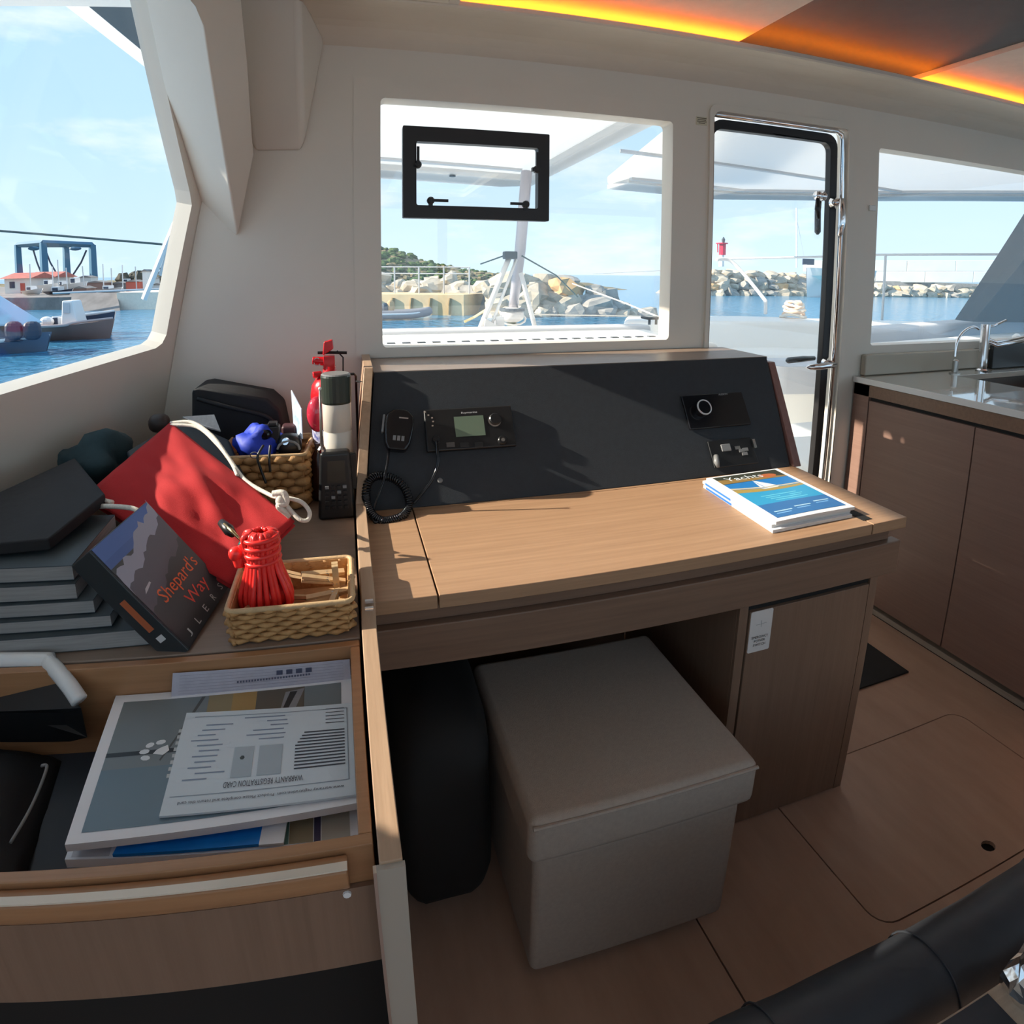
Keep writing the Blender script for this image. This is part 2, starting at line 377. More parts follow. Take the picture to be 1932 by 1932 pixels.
w2 = ob('window_2', MB().plate([[(.55, 1.02), (1.70, 1.02), (1.75, 1.5), (1.62, 2.08), (1.0, 2.08)]], lambda u, v, h: Wp(u, v, h), -.036, -.042), M['paneside'], label='large side window looking onto the harbour', kind='structure')
ob('window_pane', MB().plate([[(-2.25, 1.1), (.5, 1.1), (.5, 1.98), (-2.25, 1.98)]], lambda u, v, h: Wp(u, v, h), -.036, -.042), M['paneside'], w2)
# aft bulkhead with window, companionway door and galley window
wo = [(wx(z), z) for z in [-.05, .4, .8, 1.2, 1.6, 2.12]]
W1 = (.099, 1.044, 1.084, 1.808); D1 = (1.197, 1.824, .0, 1.872); W3 = (1.978, 3.7, 1.037, 1.811)
fy = lambda u, v, h: (u, h, v)
door_hole = [(D1[0], -.02), (D1[1], -.02)]+[p for p in rrect(D1[0], D1[1], .5, D1[3], .035) if p[1] > 1]
holes = [rrect(*W1, .014), door_hole, rrect(*W3, .014)]
st(ob('wall_aft', MB().plate([wo+[(3.95, 2.12), (3.95, -.05)]]+holes, fy, YW, YW+.065), M['wall'], label='white aft bulkhead pierced by windows and door'))
t1 = ob('trim_1', MB().plate([[(.022, 1.055), (1.17, 1.055), (1.17, 1.866), (.022, 1.866)], rrect(*W1, .014)], fy, YW-.004, YW+.001), M['wall'], kind='structure', label='flat raised surround of the aft window')
w1 = ob('window_1', MB().box(W1[0]-.01, W1[1]+.01, YW+.048, YW+.054, W1[2]-.01, W1[3]+.01), M['pane'], label='aft window with black opening vent', kind='structure')
w3 = ob('window_3', MB().box(W3[0]-.01, W3[1]+.01, YW+.048, YW+.054, W3[2]-.01, W3[3]+.01), M['pane'], label='window above the galley sink', kind='structure')
# opening vent in window_1
yv = YW+.036
o4 = [P(q[0], q[1], y=yv) for q in ((760, 238), (1037, 252), (1035, 418), (758, 410))]
x0, x1, z1, z0 = o4[0].x, o4[1].x, (o4[0].z+o4[1].z)/2, (o4[2].z+o4[3].z)/2
b_ = (x1-x0)*.088
vf = ob('vent_frame', MB().plate([rrect(x0, x1, z0, z1, .004), rrect(x0+b_, x1-b_*.92, z0+b_*.95, z1-b_*1.12, .006)], fy, yv, yv+.03), M['rubber'], w1, bev=.003)
for cx, cz, dx, dz in ((x0+b_+.004, z1-.115, 0, 1), (x1-b_*.92-.006, z1-.113, 0, 1), (x0+.083, z0+b_+.012, 1, 0), (x1-.078, z0+b_+.010, -1, 0)):
    l = MB().lathe([(.0115, 0), (.0115, .012), (.008, .016)], (cx, yv+.006, cz), (0, -1, 0), 12)
    l.hexa([(cx+dx*a-abs(dz)*.004*s_, yv-.012+.006*q, cz+dz*a-abs(dx)*.004*s_) for q in (0, 1) for a, s_ in ((0, 1), (.052, 1), (.052, -1), (0, -1))])
    l.box(cx-.006-abs(dz)*.008, cx+.006, yv-.004, yv+.01, cz-.006-abs(dx)*.012, cz+.006)
    ob('vent_latch', l, M['rubber'], vf)
# companionway door: leaf with black frame, chrome jamb, levers
dr = ob('door_1', MB().plate([[(D1[0]+.012, .0), (D1[1]-.04, .0)]+[p for p in rrect(D1[0]+.012, D1[1]-.04, .5, D1[3]-.028, .05) if p[1] > 1],
     [(D1[0]+.024, .03), (D1[1]-.075, .03)]+[p for p in rrect(D1[0]+.024, D1[1]-.075, .5, D1[3]-.062, .035) if p[1] > 1]], fy, YW+.022, YW+.05), M['rubber'], bev=.004, kind='structure', label='glazed companionway door with black frame and chrome levers')
ob('door_pane', MB().box(D1[0]+.02, D1[1]-.07, YW+.034, YW+.039, .02, D1[3]-.055), M['pane'], dr)
ob('door_jamb', MB().plate([[(D1[0]-.012, 0), (D1[1]+.01, 0)]+[p for p in rrect(D1[0]-.012, D1[1]+.01, .5, D1[3]+.012, .03) if p[1] > 1], [(D1[0]+.004, -.01), (D1[1]-.012, -.01)]+[p for p in rrect(D1[0]+.004, D1[1]-.012, .5, D1[3]-.010, .032) if p[1] > 1]][:1]+[[(D1[0]+.004, .001), (D1[1]-.012, .001)]+[p for p in rrect(D1[0]+.004, D1[1]-.012, .5, D1[3]-.010, .032) if p[1] > 1]], fy, YW-.008, YW+.03), M['wall'], dr, bev=.004)
ob('door_jamb_chrome', MB().tube([(D1[1]-.024, YW+.012, .0), (D1[1]-.024, YW+.012, D1[3]-.05), (D1[1]-.032, YW+.012, D1[3]-.028), (D1[1]-.06, YW+.012, D1[3]-.018), (D1[0]+.012, YW+.012, D1[3]-.018)], .0095, 8), M['chrome'], dr, smooth=True)
ob('door_jamb_edge', MB().box(D1[0]-.002, D1[0]+.010, YW-.002, YW+.05, 0, D1[3]-.02), M['oakdark'], dr)
def lever(zc_, rot, nm):
    h = MB().lathe([(.022, 0), (.024, .006), (.016, .016), (.013, .042)], (0, 0, 0), (0, -1, 0), 16)
    a = ob(nm+'_rose', h.xf(Matrix.Translation((D1[1]-.058, YW+.024, zc_))), M['chrome'], dr, smooth=True)
    q = Matrix.Translation((D1[1]-.058, YW-.018, zc_)) @ Matrix.Rotation(rot, 4, 'Y')
    ln = MB().tube([Vector((-.012, 0, 0)), Vector((.03, -.006, 0)), Vector((.075, -.010, 0)), Vector((.12, -.004, 0)), Vector((.132, 0, 0))], [.010, .012, .014, .010, .004], 10).map(lambda v: (v.x, v.y*1, v.z*1)).xf(q)
    ob(nm+'_lever', ln, M['chrome'], dr, smooth=True)
    q2 = Matrix.Translation((D1[1]-.075, YW+.075, zc_+.012)) @ Matrix.Rotation(rot, 4, 'Y')
    ob(nm+'_lever', MB().tube([Vector((-.012, 0, 0)), Vector((.04, .006, 0)), Vector((.12, 0, 0)), Vector((.13, 0, 0))], [.009, .012, .012, .004], 10).xf(q2), M['black'], dr, smooth=True)
q = P(1547, 369, y=YW-.02); ob('latch_knob', MB().lathe([(.016, 0), (.018, .008), (.012, .014), (.012, .03), (.017, .034), (.015, .046)], (q.x+.03, YW-.01, q.z), (-1, -.15, 0), 16), M['chrome'], dr, smooth=True); ob('latch_pull', MB().tube([(q.x-.012, YW-.022, q.z-.012), (q.x-.014, YW-.024, q.z-.05), (q.x-.006, YW-.022, q.z-.085)], [.007, .010, .005], 8), M['black'], dr, smooth=True)
lever(1.585, R(92), 'latch'); lever(.972, R(178), 'handle')
# ceiling: cove along the bulkhead, flat band, lit slot, panels
zt = 1.952
prof = [(YW+.02, zt-.002), (YW, zt), (YW-.03, zt+.020), (YW-.06, zt+.034), (YW-.09, zt+.040), (1.58, 1.996), (1.52, 1.990), (1.515, 1.994), (1.515, 2.006), (1.57, 2.006), (1.66, 2.02), (YW+.02, 2.02)]
st(ob('ceiling', MB().prism(prof, 'x', wx(1.95)+.02, 3.95), M['ceil'], label='cream coved ceiling edge above the aft bulkhead', smooth=False))
cl = bpy.data.objects['ceiling']
hh1, hh2 = rrect(.36, 1.12, -2.1, -.7, .04), rrect(2.2, 3.3, -2.1, -.7, .04)  # unseen roof hatches, added to let in more daylight
ob('ceiling_panel', MB().plate([[(.285, -2.65), (1.195, -2.65), (1.195, 1.66), (.285, 1.66)], hh1], fn_z, 2.045, 2.075), M['ceilpanel'], cl)
ob('ceiling_panel', MB().box(1.205, 2.005, -2.65, 1.66, 2.058, 2.085), M['ceildark'], cl, bev=.003, label='dark grey panel')
ob('ceiling_panel', MB().plate([[(2.012, -2.65), (3.95, -2.65), (3.95, 1.66), (2.012, 1.66)], hh2], fn_z, 2.045, 2.075), M['ceilpanel'], cl)
ob('ceiling_band', MB().prism([(Wp(-2.65, 2.0).x+.005, -2.65), (.255, -2.65), (.255, 1.5), (.262, 1.515), (Wp(1.515, 2.0).x+.005, 1.515)], 'z', 1.994, 2.02), M['ceil'], cl, bev=.004)
ob('ceiling_step', MB().box(.255, .283, -2.65, 1.60, 1.996, 2.06), M['ceilpanel'], cl)
ob('roof_deck', MB().plate([[(Wp(-2.65, 2.1).x-.04, -2.65), (3.95, -2.65), (3.95, YW+.08), (Wp(YW+.08, 2.1).x-.04, YW+.08)], hh1, hh2], fn_z, 2.095, 2.12), M['roof'], cl)
ob('roof_upstand', MB().box(-1.28, 7.6, YW+.084, YW+.14, 2.095, 2.30), M['roof'], cl)
for h_ in (hh1, hh2): ob('added_hatch_pane', MB().prism(h_, 'z', 2.112, 2.118), M['pane'], cl)
ob('led_strip', MB().box(.29, 3.9, 1.575, 1.585, 2.010, 2.015), M['led'], cl, label='glowing orange light strip')
# moulded overhead brackets in the corner
c1 = P(612, 90, y=YW-.002); a1 = P(575, 290, y=YW-.002); b1 = P(474, 291, y=YW-.002); f1 = P(566, 0, z=1.992); d1 = P(548, 0, z=1.992); e1 = P(440, 0, z=1.992)
up = Vector((0, 0, .03))
d2 = d1+(d1-a1)*.0; 
st(ob('trim_2', MB().add([a1, b1, e1, d1, c1, f1, c1+Vector((-.25, 0, .02)), e1+up, d1+up, f1+up, c1+up], [(0, 1, 2, 3), (0, 3, 5), (0, 5, 4), (0, 4, 6, 1), (1, 6, 7, 2), (3, 2, 7, 8), (5, 3, 8, 9), (4, 5, 9, 10), (4, 10, 6), (6, 10, 9, 8, 7)]), M['wall'], bev=.02, seg=4, label='moulded white bracket between bulkhead and ceiling'))
T1 = P(449, 448, y=YW-.003); r1 = P(480, 291, y=1.66); r2 = P(468, 120, y=1.50); r3 = P(455, -20, y=1.38)
l0 = P(430, 330, y=1.60); l1 = P(386, 50, y=1.30); l2 = P(372, 14, y=1.27); l3 = P(342, -20, y=1.26)
bk = Vector((-.14, .03, .12))
st(ob('trim_3', MB().add([T1, r1, r2, r3, l3, l2, l1, l0]+[p+bk for p in (T1, r1, r2, r3, l3, l2, l1, l0)], [(0, 1, 7), (1, 2, 6, 7), (2, 3, 4, 5, 6)]+[(8, 15, 9), (9, 15, 14, 10), (10, 14, 13, 12, 11)]+[(i, (i+1) % 8, (i+1) % 8+8, i+8) for i in range(8)]), M['wall'], bev=.006, seg=3, label='pointed white overhead moulding beside the side window'))
# hidden sides of the saloon: starboard and forward walls with panoramic windows
st(ob('wall_right', MB().plate([[(-2.65, -.05), (1.82, -.05), (1.82, 2.12), (-2.65, 2.12)], rrect(-2.4, 1.3, .92, 1.93, .05)], lambda u, v, h: (h, u, v), 3.95, 4.0), M['wall'], label='starboard side wall with long window'))
st(ob('wall_front', MB().plate([[(-2.3, -.05), (4.0, -.05), (4.0, 2.12), (-2.3, 2.12)], rrect(-1.9, .95, .80, 1.98, .05), rrect(1.05, 3.8, .80, 1.98, .05)], fy, -2.7, -2.65), M['wall'], label='forward wall with two panoramic windows'))
# skirting trim at the galley foot
t4 = st(ob('trim_4', MB().prism([(1.918, 0), (1.918, .022), (1.95, .022), (1.95, .045), (2.0, .045), (2.0, 0)], 'y', -.6, 1.72), wood('grey_oak_y', (.36, .31, .26), (.44, .39, .33), 'y'), bev=.002, label='pale grey step trim at the foot of the galley'))
# stickers on the bulkhead
q = P(1322, 229, y=YW)
sk = ob('wall_sticker', MB().box(q.x-.021, q.x+.021, YW-.0060, YW-.0042, q.z-.014, q.z+.014), mat('pale_sticker', (.60, .56, .42), .5), label='small pale printed sticker on the wall left of the door', cat='sticker')
pr = Print()
for i, (a, b2) in enumerate(((.05, .95), (.1, .9), (.05, .95), (.2, .8))): pr.rect((.12, .10, .07), a, b2, .78-.2*i, .88-.2*i)
pr.build('sticker_print', quadmap((q.x-.021, YW-.0062, q.z-.014), (q.x+.021, YW-.0062, q.z-.014), (q.x-.021, YW-.0062, q.z+.014)), sk)
q = P(1646, 393, y=YW)
ob('wall_catch', MB().box(q.x-.022, q.x+.012, YW-.008, YW-.0002, q.z-.011, q.z+.011), M['white'], bev=.002, label='tiny white plastic catch on the wall right of the door', cat='catch')
# ================================================================== FURNITURE
lean = lambda v: (v.x+max(0, v.z-.76)*.12, v.y, v.z)
# --- port sideboard with the open drawer
sb = thing('sideboard', 'low wooden sideboard under the side window with open drawer', 'sideboard', (-.35, 1.1, 0))
wt = [(Wp(.836, .75).x+.005, .836), (-.002, .836), (-.002, YW-.002), (wx(.75)+.006, YW-.002)]
ob('worktop', MB().prism(wt, 'z', .728, .75), M['worktop'], sb, bev=.002)
prof = [(.45, 0), (.45, .752), (.84, .768), (.90, .785), (1.298, .785), (1.488, 1.066), (YW-.001, 1.066), (YW-.001, 0)]
pn = ob('side_panel', MB().prism(prof, 'x', 0, .0225).map(lean), M['panel'], sb, bev=.0015)
ob('panel_end', MB().box(-.003, .0245, .444, .4505, .02, .749), mat('grey_edge_band', (.40, .35, .29), .3), sb)
ob('panel_edge_glint', MB().box(-.0062, -.003, .442, .4505, .02, .749), M['chrome'], sb, label='bright strip painted as the sunlit panel edge')  # chrome strip stands in for the sun's highlight on the panel edge
for py in (1133, 1147):
    q = P(697, py, z=.785); ob('hinge_leaf', MB().box(q.x-.007, q.x+.006, q.y-.003, q.y+.003, .7815, .786), M['chrome'], sb)
dw = thing('drawer', None, None, (-.35, .65, .6)); dw.parent = sb; dw.location = Vector((-.35, .65, .6))-WL[sb.name]
DX0, DX1 = -.80, -.004
ob('drawer_back', MB().box(DX0, DX1, .818, .832, .60, .749), M['drawer'], dw, bev=.0015)
ob('drawer_side', MB().box(DX1-.014, DX1, .49, .817, .60, .748), M['drawer'], dw, bev=.0015)
ob('drawer_side', MB().box(DX0, DX0+.014, .49, .817, .60, .748), M['drawer'], dw, bev=.0015)
ob('drawer_bottom', MB().box(DX0+.014, DX1-.014, .49, .817, .60, .606), mat('dark_drawer_liner', (.035, .045, .06), .6), dw)
ob('drawer_front', MB().box(DX0, DX1, .476, .4895, .59, .749), M['drawer'], dw, bev=.0015)
ob('drawer_handle', MB().prism([(.475, .742), (.462, .746), (.455, .740), (.456, .722), (.468, .702), (.475, .700)], 'x', DX0, -.030), M['drawer'], dw, bev=.002)
ob('handle_glint', MB().box(DX0, -.030, .4535, .4625, .7452, .7472), mat('pale_handle_glint', (.72, .62, .50), .12), dw, label='pale strip painted as a highlight')  # pale colour paints the highlight along the top of the handle
ob('drawer_face', MB().box(DX0, DX1-.002, .470, .4755, .582, .699), M['walnut'], dw)
q = P(655, 1688, y=.469); ob('screw_cap', MB().lathe([(.0045, 0), (.004, .002)], (q.x, .470, q.z), (0, -1, 0), 10), M['white'], dw)
ob('carcass', MB().box(Wp(.9, .5).x+.03, -.003, .84, YW-.003, .0, .727), M['oakdark'], sb)
ob('kick_space_shade', MB().box(DX0, -.003, .56, .60, .0, .575), M['dark'], sb)  # black board stands in for the darkness below the drawer
# --- navigation desk with slanted console
ds = thing('navigation_desk', 'walnut navigation desk with charcoal instrument console', 'desk', (.62, 1.25, 0))
YF = .916
ob('desk_board', MB().box(.0245, .1305, YF, 1.32, .734, .76), M['oak'], ds, bev=.0015)
ob('desk_lid', MB().box(.1335, 1.098, YF, 1.30, .734, .76), M['oak'], ds, bev=.0015)
ob('desk_board', MB().box(.1335, 1.098, 1.302, 1.40, .734, .7595), M['oak'], ds)
ob('desk_board', MB().prism([(1.101, YF), (1.208, YF), (1.222, 1.34), (1.222, 1.40), (1.101, 1.40)], 'z', .734, .76), M['oak'], ds, bev=.0015)
q = P(1640, 972, z=.76); ob('lid_hinge', MB().box(1.092, 1.120, q.y-.02, q.y+.035, .7602, .7612), M['dark'], ds)
ob('desk_recess', MB().box(.0245, 1.19, .945, 1.25, .698, .7335), M['oakdark'], ds)
ob('apron', MB().box(.0235, 1.214, .927, .955, .616, .697), M['oakdark'], ds, bev=.003)
ob('desk_underside', MB().box(.0245, 1.20, .956, 1.46, .69, .6975), M['oakdark'], ds)
ob('back_board', MB().box(.0235, .765, 1.44, 1.46, .002, .69), M['oakdark'], ds)
C0 = Vector((0, 1.31, .7605)); CT = Vector((0, 1.50, 1.052)); cdir = CT-C0; CN = Vector((0, -cdir.z, cdir.y)).normalized()
def Cq(px, py, off=0): return PP(px, py, C0+CN*off, CN)
cface = [Vector((.0255, 1.31, .7605)), Vector((1.205, 1.31, .7605)), Vector((1.252, 1.50, 1.052)), Vector((.062, 1.50, 1.052))]
ob('console_face', MB().hexa([p-CN*.02 for p in cface]+[p for p in cface]), M['console'], ds, bev=.002)
ob('console_body', MB().hexa([(.03, 1.36, .762), (1.20, 1.36, .762), (1.20, 1.745, .762), (.03, 1.745, .762), (.065, 1.53, 1.03), (1.245, 1.53, 1.03), (1.245, 1.745, 1.03), (.065, 1.745, 1.03)]), M['oakdark'], ds)
ob('console_top', MB().prism([(.060, 1.502), (1.256, 1.502), (1.262, 1.746), (.060, 1.746)], 'z', 1.031, 1.053), M['worktop'], ds, bev=.0015)
ob('console_end', MB().prism([(1.30, .7605), (1.492, 1.036), (1.70, 1.036), (1.70, .7605)], 'x', 1.213, 1.238).map(lambda v: (v.x+(v.z-.76)*.15, v.y, v.z)), wood('reddish_walnut', (.20, .10, .085), (.26, .13, .11), 'z'), ds, bev=.002)
cb = ob('cabinet_body', MB().box(.768, 1.164, .945, 1.44, .03, .615), M['walnut'], ds, bev=.0015)
ob('cabinet_plinth', MB().box(.80, 1.14, .97, 1.40, .0, .03), M['dark'], ds)
ob('cabinet_stile', MB().box(.768, .790, .9365, .9445, .0, .614), M['walnut'], ds)
ob('cabinet_stile', MB().box(1.140, 1.164, .9365, .9445, .0, .614), M['walnut'], ds)
ob('cabinet_gap', MB().box(.790, 1.140, .9415, .9445, .598, .614), M['dark'], ds)
cdr = ob('cabinet_door', MB().box(.794, 1.136, .934, .9444, .006, .597), M['walnut'], ds, bev=.0015)
lq = [P(*p, y=.9335) for p in ((1418, 1155), (1459, 1147), (1450, 1223), (1409, 1233))]
lx0, lx1, lz0, lz1 = (lq[0].x+lq[3].x)/2, (lq[1].x+lq[2].x)/2, (lq[2].z+lq[3].z)/2, (lq[0].z+lq[1].z)/2
lb = ob('switch_label', MB().prism(rrect(lx0, lx1, lz0, lz1, .004), 'y', .9326, .934), mat('white_label', (.78, .72, .68), .4), cdr, label='white printed label')
pr = Print()
for i, (s_, a, b2) in enumerate((('EMERGENCY', .13, .87), ('POWER', .25, .75), ('SWITCH', .22, .78))): pr.text(s_, a, .335-.095*i, b2-a, .062, (.04, .03, .03), 1)
lmap = quadmap((lx0, .9325, lz0), (lx1, .9325, lz0), (lx0, .9325, lz1))
pr2 = Print().poly((.35, .32, .30), [(.26, .668), (.495, .668), (.495, .60), (.51, .60), (.51, .668), (.62, .672), (.68, .69), (.74, .668), (.74, .676), (.68, .70), (.62, .68), (.51, .676), (.51, .76), (.495, .76), (.495, .676), (.26, .676)]); pr2.build('label_symbol', lmap, lb)
pr.build('label_lettering', quadmap((lx0, .9325, lz0), (lx1, .9325, lz0), (lx0, .9325, lz1)), lb)
# --- VHF radio set with microphone on the console
vh = thing('marine_radio', 'black fixed marine radio with green display and microphone on the console', 'radio', Cq(880, 850))
def cbox(px0, py0, px1, py1, t0, t1, mb=None, par=None):
    a, b2, c, d = [Cq(*p, t0) for p in ((px0, py1), (px1, py1), (px1, py0), (px0, py0))]
    zl, zh = (a.z+b2.z)/2, (c.z+d.z)/2; yl, yh = (a.y+b2.y)/2, (c.y+d.y)/2; xl, xh = (a.x+d.x)/2, (b2.x+c.x)/2
    q = [Vector((xl, yl, zl)), Vector((xh, yl, zl)), Vector((xh, yh, zh)), Vector((xl, yh, zh))]
    return (mb or MB()).hexa(q+[p+CN*(t1-t0) for p in q])
ob('radio_body', cbox(801, 772, 968, 850, .001, .016), M['black'], vh, bev=.004)
ob('radio_screen', cbox(858, 785, 914, 823, .0165, .0175), M['lcd'], vh)
pr = Print().text('Raymarine', 0, 0, 1, 1, (.75, .75, .75)); a = [Cq(870, 782, .0165), Cq(900, 780, .0165), Cq(870, 777.5, .0165)]; pr.build('maker_name', quadmap(*a), vh)
for nm, px, py, r_, hh, m_ in (('radio_dial', 933, 793, .0165, .014, 'black'), ('radio_dial', 947, 832, .012, .012, 'black'), ('push_to_talk_socket', 822, 831, .010, .012, 'black')):
    c = Cq(px, py, .015); ob(nm, MB().lathe([(r_, 0), (r_*.95, hh*.8), (r_*.8, hh)], c, CN, 20), M[m_], vh, smooth=False)
c = Cq(930, 793, .027); ob('dial_ring', MB().lathe([(.0135, 0), (.0168, 0), (.0168, .002), (.0135, .002)], Cq(933, 793, .024), CN, 20, False), M['steel'], vh)
ob('dial_cap', MB().lathe([(.005, 0), (.0045, .003)], Cq(949, 830, .028), CN, 12), M['steel'], vh)
for px in (850, 876, 903): ob('radio_button', cbox(px-8, 835, px+8, 844, .016, .019), mat('button_grey_%d' % px, (.10, .09, .085) if px == 850 else (.03, .03, .03), .35), vh, bev=.001)
for k in range(5):
    c = Cq((802, 808, 815, 817, 816)[k], (777, 783, 788, 795, 803)[k], .016); ob('speaker_slot', MB().box(c.x-.002, c.x+.002, c.y-.002, c.y+.001, c.z-.0015, c.z+.0015), M['steel'], vh)
mc = thing('microphone', None, None, Cq(752, 812)); mc.parent = vh; mc.location = WL[mc.name]-WL[vh.name]; mc['label'] = 'black fist microphone'
ctr = Cq(752, 812, .022); ex = Vector((1, 0, 0)); ey = cdir.normalized()
Mx = Matrix.Translation(ctr) @ Matrix((ex, ey, CN)).transposed().to_4x4() @ Matrix.Rotation(R(-9), 4, 'Z')
body = [(-.022, -.052), (.022, -.052), (.030, -.035), (.036, .012), (.034, .036), (.020, .050), (-.018, .050), (-.033, .036), (-.036, .012), (-.030, -.035)]
ob('microphone_body', MB().plate([body], lambda u, v, h: (u, v, h), -.016, .014).xf(Mx), M['blackg'], mc, bev=.008, seg=3)
ob('talk_key', MB().box(-.041, -.035, -.01, .035, -.008, .008).xf(Mx), M['grey'], mc, bev=.002)
for k in range(3): ob('grille_slot', MB().box(-.012+.01*k, -.005+.01*k, -.030, -.018, .0142, .0152).xf(Mx), M['grey'], mc)
ob('name_plate', MB().box(-.002, .020, .026, .029, .0142, .0150).xf(Mx), M['chrome'], mc)
# straight tails and the coiled cord
dz = lambda px, py, off: Cq(px, py, off)
ob('cord_tail', MB().tube(spline([dz(733, 850, .02), dz(731, 872, .03), dz(724, 905, .035), dz(710, 945, .035), P(703, 972, y=1.255), P(708, 986, y=1.24), P(718, 978, y=1.245)]), .0032, 8), M['blackg'], vh, smooth=True)
ob('cord_tail', MB().tube(spline([dz(824, 832, .026), dz(825, 852, .026), dz(826, 876, .022), dz(815, 905, .016), dz(795, 932, .012), dz(780, 950, .016)]), .0038, 8), M['blackg'], vh, smooth=True)
cen = [(690, 935), (694, 912), (708, 899), (728, 899), (748, 906), (764, 922), (772, 945), (769, 962), (757, 975), (738, 981), (722, 983), (706, 975), (697, 960), (692, 944)]
loop = spline([dz(*p, .026) if p[1] < 960 else P(p[0], p[1], y=1.272-(p[1]-960)*.0012) for p in cen+[cen[0]]], 14)
coil = []
for i, p in enumerate(loop[:-1]):
    tt = (loop[i+1]-p); tl = tt.length; tt.normalize(); n_ = CN; b2 = tt.cross(n_)
    for k in range(5):
        an = (i*5+k)*2*math.pi/15; coil.append(p+tt*tl*k/5+(n_*math.cos(an)+b2*math.sin(an))*.0085)
ob('coiled_cord', MB().tube(coil, .0022, 6), M['blackg'], vh, smooth=True)
ob('cord_button', MB().lathe([(.006, 0), (.0065, .004), (.004, .007)], dz(830, 907, .001), CN, 14), M['grey'], vh, smooth=True)
# --- stereo unit and socket plate on the console
su = thing('stereo_unit', 'black flat stereo control with ringed round knob on the console', 'stereo', Cq(1347, 805))
ob('unit_body', cbox(1290, 744, 1407, 808, .001, .010), M['blackg'], su, bev=.003)
c = Cq(1322, 773, .010)
ob('round_knob', MB().lathe([(.0225, 0), (.0215, .018), (.020, .020)], c, CN, 28), M['blackg'], su)
ob('knob_ring', MB().lathe([(.0192, .019), (.0225, .019), (.0225, .0225), (.0192, .0225)], c, CN, 28, False), mat('satin_silver', (.85, .86, .86), .3, .3), su)
pr = Print().text('FUSION', 0, 0, 1, 1, (.4, .4, .4)); a = [Cq(1356, 746.5, .0102), Cq(1372, 745, .0102), Cq(1356, 743, .0102)]; pr.build('maker_name', quadmap(*a), su)
sc = thing('socket_plate', 'small black socket plate with silver switch below the stereo', 'socket', Cq(1385, 870))
ob('plate_body', cbox(1339, 829, 1424, 880, .001, .006), M['black'], sc, bev=.003)
ob('rocker_switch', cbox(1360, 838, 1378, 852, .006, .010), M['grey'], sc, bev=.002)
for px, py in ((1391, 845), (1399, 850), (1406, 848), (1405, 856)): ob('socket_pin', cbox(px-5, py-3, px+5, py+3, .006, .008), M['steel'] if py < 846 else M['grey'], sc)
ob('socket_clip', cbox(1419, 829, 1424, 846, .006, .012), M['steel'], sc)
ob('plug_lug', MB().tube([Cq(1351, 860, .008), Cq(1352, 872, .014), Cq(1355, 882, .010)], [.007, .008, .004], 8), M['grey'], sc, smooth=True)
# --- upholstered stool
sl_ = thing('stool', 'taupe upholstered cube stool pushed under the desk', 'stool', (.46, .94, 0))
ob('stool_lid', MB().box(.240, .682, .722, 1.165, .335, .432), M['stool'], sl_, bev=.018, seg=4)
ob('lid_piping', MB().tube([(.246, .722, .422), (.676, .722, .422)], .0035, 6), M['stool'], sl_)
ob('stool_box', MB().box(.254, .664, .737, 1.150, .028, .336), M['stool'], sl_, bev=.016, seg=4)
ob('stool_base', MB().box(.28, .62, .77, 1.13, .012, .03), M['dark'], sl_)
for x, y in ((.29, .78), (.61, .78), (.29, 1.12), (.61, 1.12)): ob('stool_foot', MB().lathe([(.018, 0), (.02, .013)], (x, y, 0), n=12), M['black'], sl_)
# --- galley
gy = thing('galley_cabinet', 'dark walnut galley cabinet run right of the door', 'cabinet', (2.3, .6, 0))
ob('cabinet_carcass', MB().box(1.915, 3.0, -.6, 1.745, .05, .838), M['galley'], gy)
ob('corner_post', MB().box(1.899, 1.914, 1.668, 1.742, .046, .895), M['galley'], gy)
for y0_, y1_ in ((1.232, 1.664), (.62, 1.228), (.0, .616), (-.6, -.004)): ob('cabinet_front', MB().box(1.900, 1.9145, y0_, y1_, .05, .836), M['galley'], gy, bev=.001)
ob('recess_strip', MB().box(1.908, 1.9145, -.6, 1.665, .838, .895), M['dark'], gy)
ob('top_strip', MB().box(1.899, 1.907, -.6, 1.742, .850, .8955), M['oakdark'], gy, bev=.001)
CTZ = .92
skx = [(2.33, 1.615), (2.33, 1.20), (2.85, 1.20), (2.85, 1.615)]
ct = ob('worktop', MB().plate([[(1.897, -.6), (3.0, -.6), (3.0, 1.746), (1.897, 1.746)], skx], fn_z, .896, CTZ), M['counter'], bev=.002, label='glossy beige galley worktop with sink cut-out', cat='worktop')
ob('worktop_edge', MB().box(1.8935, 1.897, -.6, 1.746, .898, .919), M['white'], ct)
ob('backsplash', MB().box(1.93, 3.7, 1.722, 1.749, CTZ+.001, 1.005), mat('beige_backsplash', (.46, .41, .33), .3), label='low beige backsplash behind the galley sink', cat='backsplash', bev=.006)
sk2 = thing('sink', 'dark steel sink bowl set in the galley worktop', 'sink', (2.59, 1.40, .74))
ob('sink_wall', MB().box(2.32, 2.332, 1.19, 1.625, .74, .895), M['sink'], sk2); ob('sink_wall', MB().box(2.85, 2.862, 1.19, 1.625, .74, .895), M['sink'], sk2)
ob('sink_wall', MB().box(2.333, 2.849, 1.613, 1.625, .74, .895), M['sink'], sk2); ob('sink_wall', MB().box(2.333, 2.849, 1.19, 1.202, .74, .895), M['sink'], sk2)
ob('sink_bottom', MB().box(2.333, 2.849, 1.203, 1.612, .74, .746), M['sink'], sk2)
ob('drain', MB().lathe([(.035, 0), (.03, .004)], (2.59, 1.40, .7462), n=16), M['steel'], sk2)
tap = thing('mixer_tap', 'tall chrome mixer tap with lever beside the sink', 'tap', P(1852, 702, z=CTZ))
